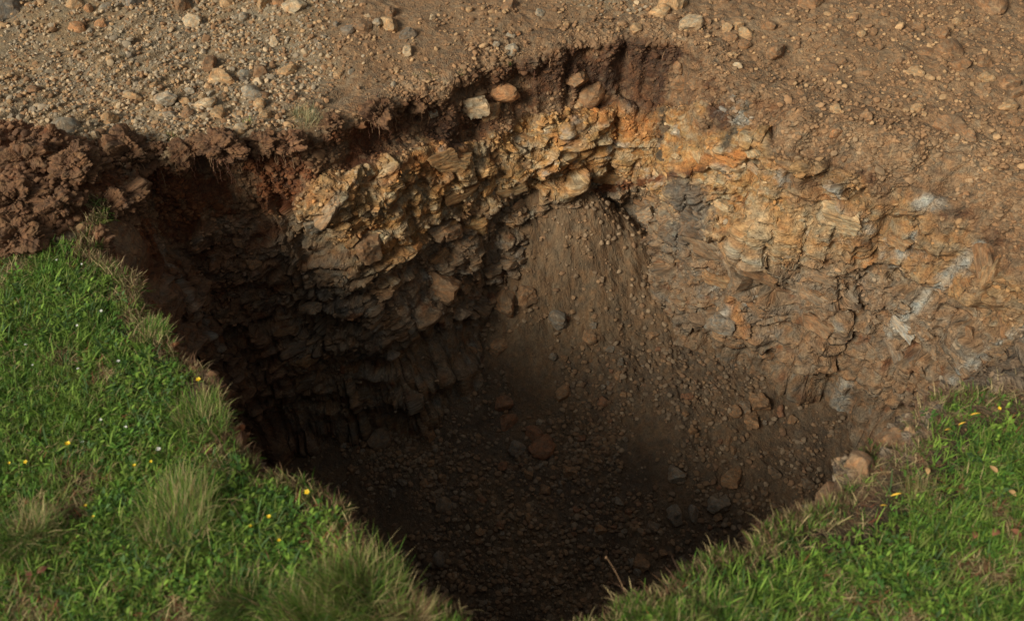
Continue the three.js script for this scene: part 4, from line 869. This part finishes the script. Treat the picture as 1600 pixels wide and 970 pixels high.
{
  const marks = FLOOR_ROCKS.filter(s => s[6]), r = rng(777); let k = 0;
  for (const [x, y, z, half, tint, label] of FLOOR_ROCKS)
    floorThings.push(placeStone('fallen_rock', x, y, z, half * 1.15, tint, stoneMats, 5000 + ++k, y > -2.35 ? -0.3 : 0.0, label || stoneLabel('rock', half, tint, marks, x, z), 'rock', 'fallen rocks on the pit floor'));
  let made = 0, tries = 0;
  while (made < 150 && tries++ < 9000) {
    const x = -2.5 + 5.2 * r(), z = -6.5 + 2.7 * r(); if (rimDistance(x, z) > -0.42) continue; const y = floorHeight(x, z); if (y > -2.0 && r() < 0.75) continue;
    if (r() > 0.35 + 0.9 * noise(x * 1.6, 6.6, z * 1.6) + 0.3 * sstep(-6.0, -5.4, z)) continue;
    const half = 0.022 + 0.036 * r() * r(), tint = ['slate', 'brown', 'slate', 'rust', 'brown', 'soil'][Math.floor(r() * 6)];
    floorThings.push(placeStone('fallen_rock', x, y, z, half, tint, stoneMats, 6000 + made, 0.02, stoneLabel('rock', half, tint, marks, x, z), 'rock', 'fallen rocks on the pit floor')); made++;
  }
  settleLabels(floorThings);
}
{ let k = 0; for (const [x, y, z, half, tint, label] of WALL_ROCKS) placeStone('lodged_rock', x, y - half * 0.15, z - half * 0.2, half * 1.3, tint, stoneMats, 8000 + ++k, 0, label, 'rock', 'rocks lodged in the pit wall'); }
// blocks of the rock face that stand proud of it
{
  const r = rng(616), { pos, nu, nv, ts, vs, mesh } = WALL; let made = 0, tries = 0;
  const blockMats = {}, P = (i, j) => new THREE.Vector3(pos[(j * nu + i) * 3], pos[(j * nu + i) * 3 + 1], pos[(j * nu + i) * 3 + 2]);
  while (made < 230 && tries++ < 8000) {
    const i = 8 + Math.floor(r() * (nu - 16)), j = Math.floor(nv * (0.36 + 0.5 * r())); if (ts[i] < 9 || ts[i] > 25 || vs[j] < 5) continue;
    const p = P(i, j), u = P(i + 7, j).sub(P(i - 7, j)).normalize(), w = P(i, Math.max(0, j - 7)).sub(P(i, Math.min(nv - 1, j + 7))).normalize(), n = u.clone().cross(w).normalize(); if (n.z < 0) n.negate();
    if (p.y < floorHeight(p.x, p.z, false) + 0.03) continue;
    const x = p.x, k = (j * nu + i) * 3, half = made < 55 ? 0.06 + 0.07 * r() : 0.03 + 0.05 * r() * r(), { col } = WALL, key = [0, 1, 2].map(c => Math.round(Math.log2(Math.max(0.01, col[k + c])) * 2.2)).join();
    if (col[k + 2] > 0.27) continue;   // not on the pale veins
    if (!blockMats[key]) { blockMats[key] = M.stone.clone(); blockMats[key].name = 'bedrock'; blockMats[key].color.setRGB(col[k] * 1.1, col[k + 1] * 1.1, col[k + 2] * 1.1); }
    const m = new THREE.Mesh(SLABS[Math.floor(r() * SLABS.length)], blockMats[key]); m.name = 'rock_block';
    const e2 = n.clone().cross(u).normalize(), q = new THREE.Quaternion().setFromRotationMatrix(new THREE.Matrix4().makeBasis(u, e2, u.clone().cross(e2)));
    m.quaternion.copy(q).multiply(new THREE.Quaternion().setFromEuler(new THREE.Euler((r() - 0.5) * 0.5, (r() - 0.5) * 0.7, (r() - 0.5) * 0.4 + 0.3 * (x < 0 ? 1 : -0.6))));
    m.position.copy(p).addScaledVector(n, -half * 0.42); m.scale.set(half * 1.9, half * 0.8, half); m.castShadow = m.receiveShadow = true; mesh.add(m); made++;
  }
}
// clods of red brown earth, some bound with roots
const rootMat = new THREE.MeshStandardMaterial({ color: new THREE.Color().setRGB(...srgb(150, 118, 86)), roughness: 0.9 }); rootMat.name = 'root';
const darkRootMat = new THREE.MeshStandardMaterial({ color: new THREE.Color().setRGB(...srgb(96, 62, 44)), roughness: 0.95 }); darkRootMat.name = 'dark_root';
function rootGeometry(x, y, z, len, dx, dz, seed, rad = 0.0022) {
  const r = rng(seed), pts = []; let px = x, py = y, pz = z, ax = dx * 0.5 + (r() - 0.5) * 0.5, az = dz * 0.5 + (r() - 0.5) * 0.4;
  for (let i = 0; i <= 9; i++) { pts.push(new THREE.Vector3(px, py, pz)); const s = len / 9; const out = Math.max(0, 1 - i / 4); px += s * (ax * out + (r() - 0.5) * 0.75); pz += s * (az * out + (r() - 0.5) * 0.5); py -= s * (0.45 + 0.5 * Math.min(1, i / 3)); }
  return new THREE.TubeGeometry(new THREE.CatmullRomCurve3(pts), 22, rad, 4, false);
}
function clodGeometry(seed, half, detail = half > 0.15 ? 40 : 26) {
  let g = new THREE.IcosahedronGeometry(1, detail); g = mergeVertices(g.deleteAttribute('normal').deleteAttribute('uv'), 1e-5);
  const p = g.attributes.position, col = new Float32Array(p.count * 3), uv = new Float32Array(p.count * 2), r = rng(seed), sx = 0.95 + 0.2 * r(), sy = 0.62 + 0.2 * r(), sz = 0.7 + 0.25 * r();
  for (let i = 0; i < p.count; i++) {
    const x = p.getX(i), y = p.getY(i), z = p.getZ(i), o = seed * 3.7; let d = 0.86 + 0.55 * noise(x * 1.1 + o, y * 1.1, z * 1.1) + 0.26 * noise(x * 2.7 + o, y * 2.7, z * 2.7);
    d += 0.24 * facet(x * 1.7 + o, y * 1.7, z * 1.7, 0.8, 0.3, 0.15) + 0.11 * facet(x * 4.2 + o, y * 4.2, z * 4.2 + 3, 1, 0.4, 0.2) + 0.045 * facet(x * 11 + o, y * 11, z * 11 + 1, 1, 0.3, 0.3) + 0.06 * fbm(x * 9 + o, y * 9, z * 9, 3);
    p.setXYZ(i, x * d * sx * half, y * d * sy * half, z * d * sz * half);
    const a = fbm(x * 3 + o, y * 3, z * 3, 3), b = noise(x * 20, y * 20 + o, z * 20), n = 1 + 0.45 * a + 0.35 * b; col.set([n, n * (1 + 0.1 * a), n * (1 + 0.15 * b)], i * 3); uv.set([(x + z * 0.6) * half * 1.3, (y + z * 0.5) * half * 1.3], i * 2);
  }
  g.setAttribute('color', new THREE.BufferAttribute(col, 3)); g.setAttribute('uv', new THREE.BufferAttribute(uv, 2)); g.computeVertexNormals(); return g;
}
const clodMats = { red: M.earth.clone(), rooty: M.earth.clone() }; clodMats.red.color.setRGB(...srgb(116, 84, 56).map(c => c * 1.2)); clodMats.rooty.color.setRGB(...srgb(126, 90, 62).map(c => c * 1.35)); clodMats.red.name = 'red_earth'; clodMats.rooty.name = 'rooty_earth';
CLODS.forEach(([x, y, z, half, tint, rooty, label], k) => {
  const g = new THREE.Group(), geo = clodGeometry(60 + k, half * 1.08); g.position.set(x, y, z); part(g, 'earth', geo, clodMats[tint]);
  const pp = geo.attributes.position, rc = rng(1300 + k), im = new THREE.InstancedMesh(PEBBLES[k % PEBBLES.length], crumbMat, Math.round(90 + 500 * half)), mm = new THREE.Matrix4(), cc = new THREE.Color(); im.name = 'crumbs'; im.userData.kind = 'stuff'; im.castShadow = im.receiveShadow = true;
  for (let i = 0; i < im.count; i++) { const v = Math.floor(rc() * pp.count), a = 0.004 + 0.018 * Math.pow(rc(), 3), t = mix3(srgb(122, 90, 60), srgb(98, 70, 47), rc()), b = 0.6 + 0.5 * rc(); mm.compose(new THREE.Vector3(pp.getX(v), pp.getY(v), pp.getZ(v)), new THREE.Quaternion().setFromEuler(new THREE.Euler(rc() * 6, rc() * 6, 0)), new THREE.Vector3(a, a, a)); im.setMatrixAt(i, mm); im.setColorAt(i, cc.setRGB(t[0] * b, t[1] * b, t[2] * b)); }
  g.add(im);
  if (rooty) { const r = rng(90 + k); for (let i = 0; i < 16; i++) { const a = (r() - 0.5) * 3.0 + 1.4; part(g, 'root', rootGeometry(Math.cos(a) * half * (0.5 + 0.4 * r()), half * (0.5 * r() - 0.25), Math.sin(a) * half * 0.75, half * (0.5 + 1.1 * r()), Math.cos(a), Math.sin(a), 300 + k * 20 + i, 0.0012 + 0.0008 * r()), i % 3 ? darkRootMat : rootMat); } }
  thing(g, 'soil_clod', label, 'soil clod', 'red brown clods along the left rim');
});
{
  const zones = [[], [], []]; for (const q of ROOTS) zones[q[0] < -1.2 ? 0 : q[0] < 0 ? 1 : 2].push(q); let k = 0;
  const words = ['leftmost', 'second from the left', 'third from the left', 'fourth from the left', 'fifth from the left', 'sixth from the left', 'seventh from the left', 'eighth from the left', 'ninth from the left', 'tenth from the left', 'eleventh from the left', 'twelfth from the left'];
  zones.forEach((l, n) => l.sort((a, b) => a[0] - b[0]).forEach(([x, y, z, len, nx, nz], i) => {
    const m = new THREE.Mesh(rootGeometry(0, 0, 0, len * 1.15, nx, Math.max(0.35, nz), 40 + k, 0.0034), k++ % 3 === 1 ? darkRootMat : rootMat); m.position.set(x, y + 0.03, z - 0.01);
    thing(m, 'hanging_root', `thin root hanging from the ${['left soil overhang', 'soil face left of centre', 'back topsoil face'][n]}, ${i === l.length - 1 ? 'rightmost' : words[i]}`, 'root', 'roots hanging from the rim');
  }));
}
// ---------------------------------------------------------------- grass and small plants
// one blade: a bent tapering strip from its foot along a lean direction
function blade(out, x, y, z, len, width, az, lean, bend, col, segs = 3) {
  const ca = Math.cos(az), sa = Math.sin(az), i0 = out.p.length / 3; let px = 0, py = 0, th = lean;
  for (let i = 0; i <= segs; i++) {
    const f = i / segs, w = width * (i === segs ? 0.05 : 1 - 0.45 * f * f) * 0.5;
    for (const s of [-1, 1]) { out.p.push(x + ca * px - sa * w * s, y + py, z + sa * px + ca * w * s); out.c.push(col[0], col[1], col[2]); }
    px += Math.sin(th) * len / segs; py += Math.cos(th) * len / segs; th += bend / segs;
  }
  for (let i = 0; i < segs; i++) { const a = i0 + i * 2; out.i.push(a, a + 1, a + 2, a + 1, a + 3, a + 2); }
}
// a small pointed oval leaf on a short stalk
function leaflet(out, x, y, z, len, width, az, lean, col) {
  const ca = Math.cos(az), sa = Math.sin(az), i0 = out.p.length / 3, prof = [0.12, 0.8, 1, 0.7, 0.08]; let px = 0, py = 0, th = lean;
  prof.forEach((q, i) => { const w = width * q * 0.5; for (const s of [-1, 0, 1]) { out.p.push(x + ca * px - sa * w * s, y + py + (s ? 0.18 * w : 0), z + sa * px + ca * w * s); out.c.push(...col); } px += Math.sin(th) * len / 4; py += Math.cos(th) * len / 4; th += 0.22; });
  for (let i = 0; i < 4; i++) for (const s of [0, 1]) { const a = i0 + i * 3 + s; out.i.push(a, a + 1, a + 3, a + 1, a + 4, a + 3); }
}
function finish(o) { const g = new THREE.BufferGeometry(); g.setAttribute('position', new THREE.Float32BufferAttribute(o.p, 3)); g.setAttribute('color', new THREE.Float32BufferAttribute(o.c, 3)); g.setIndex(o.i); g.computeVertexNormals(); return g; }
const fresh = () => ({ p: [], c: [], i: [] });
const leafMat = new THREE.MeshPhysicalMaterial({ vertexColors: true, roughness: 0.75, transmission: 0.35, thickness: 0, side: THREE.DoubleSide, specularIntensity: 0.35 }); leafMat.name = 'leaf';
const dryMat = new THREE.MeshStandardMaterial({ vertexColors: true, roughness: 0.9, side: THREE.DoubleSide }); dryMat.name = 'straw';
const white = [1, 1, 1];
const CL = { grass: [], weed: [], dry: [], tall: [] };
for (let k = 0; k < 5; k++) {
  const r = rng(50 + k); let o = fresh(); for (let i = 0; i < 9; i++) { const v = 0.75 + 0.5 * r(); blade(o, (r() - 0.5) * 0.03, -0.006, (r() - 0.5) * 0.03, 0.03 + 0.045 * r(), 0.0032 + 0.0022 * r(), r() * 6.283, 0.15 + 0.6 * r(), 0.3 + 0.9 * r(), [v, v * (0.94 + 0.12 * r()), v * (0.8 + 0.4 * r())]); } CL.grass.push(finish(o));
  o = fresh(); for (let i = 0; i < 7; i++) { const v = 0.75 + 0.5 * r(), a = r() * 6.283, d = 0.004 + 0.012 * r(); leaflet(o, Math.cos(a) * d, 0.004 + 0.026 * r(), Math.sin(a) * d, 0.012 + 0.018 * r(), 0.006 + 0.006 * r(), a + (r() - 0.5), 0.7 + 0.7 * r(), [v, v, v]); } CL.weed.push(finish(o));
  o = fresh(); for (let i = 0; i < 7; i++) { const v = 0.7 + 0.6 * r(); blade(o, (r() - 0.5) * 0.04, 0, (r() - 0.5) * 0.04, 0.03 + 0.06 * r(), 0.0018 + 0.0014 * r(), r() * 6.283, 0.6 + 0.8 * r(), 0.4 + 0.9 * r(), [v, v, v]); } CL.dry.push(finish(o));
  o = fresh(); for (let i = 0; i < 4; i++) { const v = 0.8 + 0.4 * r(); blade(o, (r() - 0.5) * 0.03, -0.006, (r() - 0.5) * 0.03, 0.07 + 0.06 * r(), 0.0045 + 0.003 * r(), r() * 6.283, 0.2 + 0.6 * r(), 0.5 + 1.1 * r(), [v, v, v], 4); } CL.tall.push(finish(o));
}
const G = { lime: srgb(136, 168, 68), green: srgb(100, 142, 54), deep: srgb(73, 112, 48), blue: srgb(92, 122, 72), olive: srgb(124, 136, 66), straw: srgb(176, 158, 112), brown: srgb(120, 88, 60), thatch: srgb(106, 80, 60), rust: srgb(140, 82, 54) };
{
  const r = rng(2024), lawn = new THREE.Group(); lawn.name = 'lawn'; lawn.userData = { kind: 'stuff', label: 'short green grass and small weeds left and right of the pit', category: 'grass' };
  const buckets = { grass: CL.grass.map(() => []), weed: CL.weed.map(() => []), dry: CL.dry.map(() => []), tall: CL.tall.map(() => []) }, m4 = new THREE.Matrix4(), q = new THREE.Quaternion(), e = new THREE.Euler();
  let n = 0, tries = 0;
  const put = (kind, x, y, z, s, tx, tz, c, v) => { const b = buckets[kind], k = Math.floor(r() * b.length); e.set(tx, r() * 6.283, tz); q.setFromEuler(e); m4.compose(new THREE.Vector3(x, y, z), q, new THREE.Vector3(s, s * (0.85 + 0.3 * r()), s)); b[k].push([m4.clone(), c[0] * v, c[1] * v, c[2] * v]); n++; };
  while (n < 108000 && tries++ < 1e6) {
    const near = r() < 0.9, x = near ? -3.9 + 8.4 * r() : -6 + 12 * r(), z = near ? -4.6 + 3.5 * r() : -4.6 + 6 * r();
    if (near && z > -1.5 && Math.abs(x) > 3.2) continue;
    const t = turf(x, z); if (r() > t) continue; const d = rimDistance(x, z); if (d < -0.015) continue;
    const bare = noise(x * 4.1, 9.3, z * 4.1) + 0.5 * noise(x * 13, 2.3, z * 13); if (d < 0.02 + 0.16 * sstep(-0.2, 0.45, bare) + (x > 1.1 ? 0.17 * sstep(1.25, 1.5, x) * sstep(3.2, 2.6, x) : 0)) { if (r() < 0.82) continue; }
    const y = groundHeight(x, z, false) - 0.02 * sstep(0.06, 0, d), a = noise(x * 1.5, 1.1, z * 1.5) + 0.6 * noise(x * 4.7, 7.1, z * 4.7), b = noise(x * 2.2 + 9, 3.1, z * 2.2) + 0.5 * noise(x * 7, 5, z * 7), v = 0.62 + 0.6 * r();
    const weedy = sstep(-0.1, 0.35, a + (x < 0 ? 0.12 : -0.12)), dryness = sstep(0.25, 0.6, b + (d < 0.12 ? 0.4 : 0)) * 0.75 + 0.15;
    if (r() < dryness) put('dry', x, y, z, 0.8 + 0.5 * r(), 0, 0, r() < 0.6 ? G.straw : r() < 0.6 ? G.brown : G.rust, v * 0.9);
    else if (r() < 0.05) put('tall', x, y, z, 0.7 + 0.6 * r(), 0, 0, r() < 0.5 ? G.lime : r() < 0.6 ? G.olive : G.blue, v);
    else if (r() < weedy * 0.3) put('weed', x, y + 0.004, z, 0.5 + 1.1 * r(), (r() - 0.5) * 0.3, (r() - 0.5) * 0.3, r() < 0.35 ? G.lime : r() < 0.5 ? G.green : r() < 0.6 ? G.deep : G.blue, v);
    else put('grass', x, y, z, 0.75 + 0.55 * r() + 0.25 * sstep(0.1, 0.5, -a), (r() - 0.5) * 0.3, (r() - 0.5) * 0.3, r() < 0.35 ? G.lime : r() < 0.55 ? G.green : r() < 0.6 ? G.olive : G.deep, v);
  }
  // thatch and roots that hang over the cut edge of the turf
  for (let k = 0; k < 9000; k++) {
    const t = r() < 0.5 ? 7.6 * r() : 28.2 + 5.8 * r(), [x, z, nx, nz] = rim(t), o = -0.06 + 0.10 * r();
    const tilt = 0.9 + 0.8 * r(), y = groundHeight(x, z, false) - 0.01 - 0.14 * Math.max(0, r() - 0.35);
    const c = r(), kind = c < 0.7 ? 'dry' : 'grass';
    put(kind, x + nx * o, y, z + nz * o, 0.7 + 0.8 * r(), nz * tilt, -nx * tilt, kind === 'dry' ? (c < 0.3 ? G.straw : c < 0.55 ? G.thatch : G.brown) : (c < 0.85 ? G.olive : G.green), 0.7 + 0.4 * r());
  }
  for (const kind in buckets) buckets[kind].forEach((l, k) => { const im = new THREE.InstancedMesh(CL[kind][k], kind === 'dry' ? dryMat : leafMat, l.length), c = new THREE.Color(); im.name = numbered(kind + '_blade'); l.forEach((o, i) => { im.setMatrixAt(i, o[0]); im.setColorAt(i, c.setRGB(o[1], o[2], o[3])); }); im.castShadow = im.receiveShadow = true; im.userData.kind = 'stuff'; lawn.add(im); });
  scene.add(lawn);
}
// tussocks of long fine grass
const TINT = { green: [G.green, G.olive, G.lime, G.deep], dull: [G.deep, G.olive, G.green, G.deep], straw: [G.straw, G.olive, G.straw, G.brown], pale: [srgb(172, 172, 136), srgb(148, 154, 116), G.straw, srgb(130, 140, 100)] };
function tussock(name, x, y, z, half, len, tint, label, category, group, n, seed, lean0) {
  const r = rng(seed), wa = r() * 6.283, wl = 0.25 + 0.4 * r(), green = fresh(), dry = fresh(), g = new THREE.Group(); g.position.set(x, y, z);
  for (let i = 0; i < n; i++) {
    const a = r() * 6.283, d = half * 0.8 * Math.pow(r(), 0.6), bx = Math.cos(a) * d, bz = Math.sin(a) * d, side = Math.cos(a - wa), az = r() < wl ? wa + (r() - 0.5) * 1.6 : a + (r() - 0.5) * 3.6, pal = TINT[tint], v = 0.7 + 0.55 * r(), isDry = r() < 0.3;
    const c = (isDry ? (r() < 0.75 ? G.straw : G.brown) : pal[Math.floor(r() * 4)]).map(q => q * v);
    blade(isDry ? dry : green, bx, -0.015, bz, len * (0.4 + 0.8 * r()) * (1 + 0.25 * side), 0.0013 + 0.0024 * r() * r(), az, 0.04 + lean0 * 0.9 * (d / half) * r() + 0.3 * r(), r() < 0.2 ? 1.2 + 1.2 * r() : 0.2 + 0.9 * r(), c, 4);
  }
  part(g, 'green_blades', finish(green), leafMat).userData.kind = 'stuff'; part(g, 'dry_blades', finish(dry), dryMat).userData.kind = 'stuff';
  return thing(g, name, label, category, group);
}
TUSSOCKS.forEach(([x, y, z, half, len, tint, label], k) => tussock('grass_tussock', x, groundHeight(x, z, false), z, half * 0.9, len, tint, label, 'tussock', 'tussocks in the grass', Math.round(520 + 6500 * half * half * 4), 20 + k, 0.55));
SPRIGS.forEach(([x, y, z, half, len, tint, label], k) => tussock('grass_sprig', x, y, z, half * 0.8, len, tint, label, 'grass tuft', 'small tufts on bare earth and edges', half > 0.08 ? 260 : 60, 120 + k, 0.9));
// flowers, dead leaves, a bent stalk
const petalMat = new THREE.MeshStandardMaterial({ color: new THREE.Color().setRGB(0.86, 0.62, 0.02), roughness: 0.5, side: THREE.DoubleSide }), heartMat = new THREE.MeshStandardMaterial({ color: new THREE.Color().setRGB(0.62, 0.34, 0.01), roughness: 0.8 }), stalkMat = new THREE.MeshStandardMaterial({ color: new THREE.Color().setRGB(0.12, 0.2, 0.05), roughness: 0.8 }), whiteMat = new THREE.MeshStandardMaterial({ color: new THREE.Color().setRGB(0.74, 0.74, 0.68), roughness: 0.8, side: THREE.DoubleSide });
Object.entries({ petal: petalMat, flower_heart: heartMat, stalk: stalkMat, white_petal: whiteMat }).forEach(([n, m]) => { m.name = n; });
const petal = new THREE.LatheGeometry([new THREE.Vector2(0, 0), new THREE.Vector2(0.3, 0.03), new THREE.Vector2(0.5, 0.14)], 10); petal.scale(1, 1, 0.75); petal.translate(0.5, 0, 0);
function flower(x, z, size, h, mat, count, label, category, group, seed) {
  const r = rng(seed), g = new THREE.Group(), y = groundHeight(x, z, false); g.position.set(x, y, z);
  const c = new THREE.CatmullRomCurve3([new THREE.Vector3(0.006, 0, 0.004), new THREE.Vector3(-0.004, h * 0.5, 0.002), new THREE.Vector3(0, h, 0)]); part(g, 'stalk', new THREE.TubeGeometry(c, 6, 0.0011, 5), stalkMat);
  const tx = (r() - 0.3) * 0.6, tz = (r() - 0.5) * 0.6;
  for (let i = 0; i < count; i++) { const m = part(g, 'petal', petal, mat); m.position.set(0, h, 0); m.scale.setScalar(size); m.rotation.set(tx, i / count * 6.283 + r() * 0.2, tz + 0.35); }
  const b = part(g, 'flower_heart', new THREE.SphereGeometry(size * 0.32, 8, 6), mat === petalMat ? heartMat : whiteMat); b.position.set(0, h + size * 0.08, 0); b.scale.y = 0.7;
  return thing(g, mat === petalMat ? 'yellow_flower' : 'white_flower', label, category, group);
}
YELLOW_FLOWERS.forEach(([x, z, s, label], k) => flower(x, z, s, 0.075, petalMat, 5, label, 'flower', 'yellow flowers in the grass', 500 + k));
WHITE_FLOWERS.forEach(([x, z, s, label], k) => flower(x, z, s * 0.95, 0.055, whiteMat, 9, label, 'flower', 'white flowers in the grass', 600 + k));
const deadTints = { tan: srgb(188, 150, 100), brown: srgb(136, 88, 62), yellow: srgb(214, 170, 58), red: srgb(104, 62, 46) };
DEAD_LEAVES.forEach(([x, z, s, tint, label], k) => {
  const r = rng(700 + k), o = fresh(), thin = tint === 'yellow'; s *= 0.82; leaflet(o, -s, 0, 0, s * 2, thin ? s * 0.34 : s * 1.15, 0, 1.1, deadTints[tint].map(c => c * 1.1)); const m = new THREE.Mesh(finish(o), dryMat);
  m.position.set(x, groundHeight(x, z, false) + 0.045, z); m.rotation.set((r() - 0.3) * 0.6, thin ? 0.25 * r() : r() * 6, (r() - 0.5) * 0.5); thing(m, thin ? 'yellowed_blade' : 'dead_leaf', label, 'leaf', 'dead leaves on the grass');
});
{
  const x = 0.46, z = -2.12, y = groundHeight(x, z, false), pts = [[0.02, 0, 0.02], [0, 0.05, 0], [-0.035, 0.12, -0.03], [-0.065, 0.17, -0.05], [-0.074, 0.185, -0.052], [-0.078, 0.18, -0.05]].map(p => new THREE.Vector3(...p)), g = new THREE.Group(); g.position.set(x, y, z);
  part(g, 'stalk', new THREE.TubeGeometry(new THREE.CatmullRomCurve3(pts), 16, 0.0014, 5), rootMat); const b = part(g, 'seed_head', new THREE.SphereGeometry(0.005, 8, 6), rootMat); b.position.copy(pts[4]); b.scale.set(0.8, 1.6, 0.8);
  thing(g, 'bent_stalk', 'thin dry stalk with a curled tip at the bottom of the pit edge', 'stalk');
}
renderer.render(scene, camera);
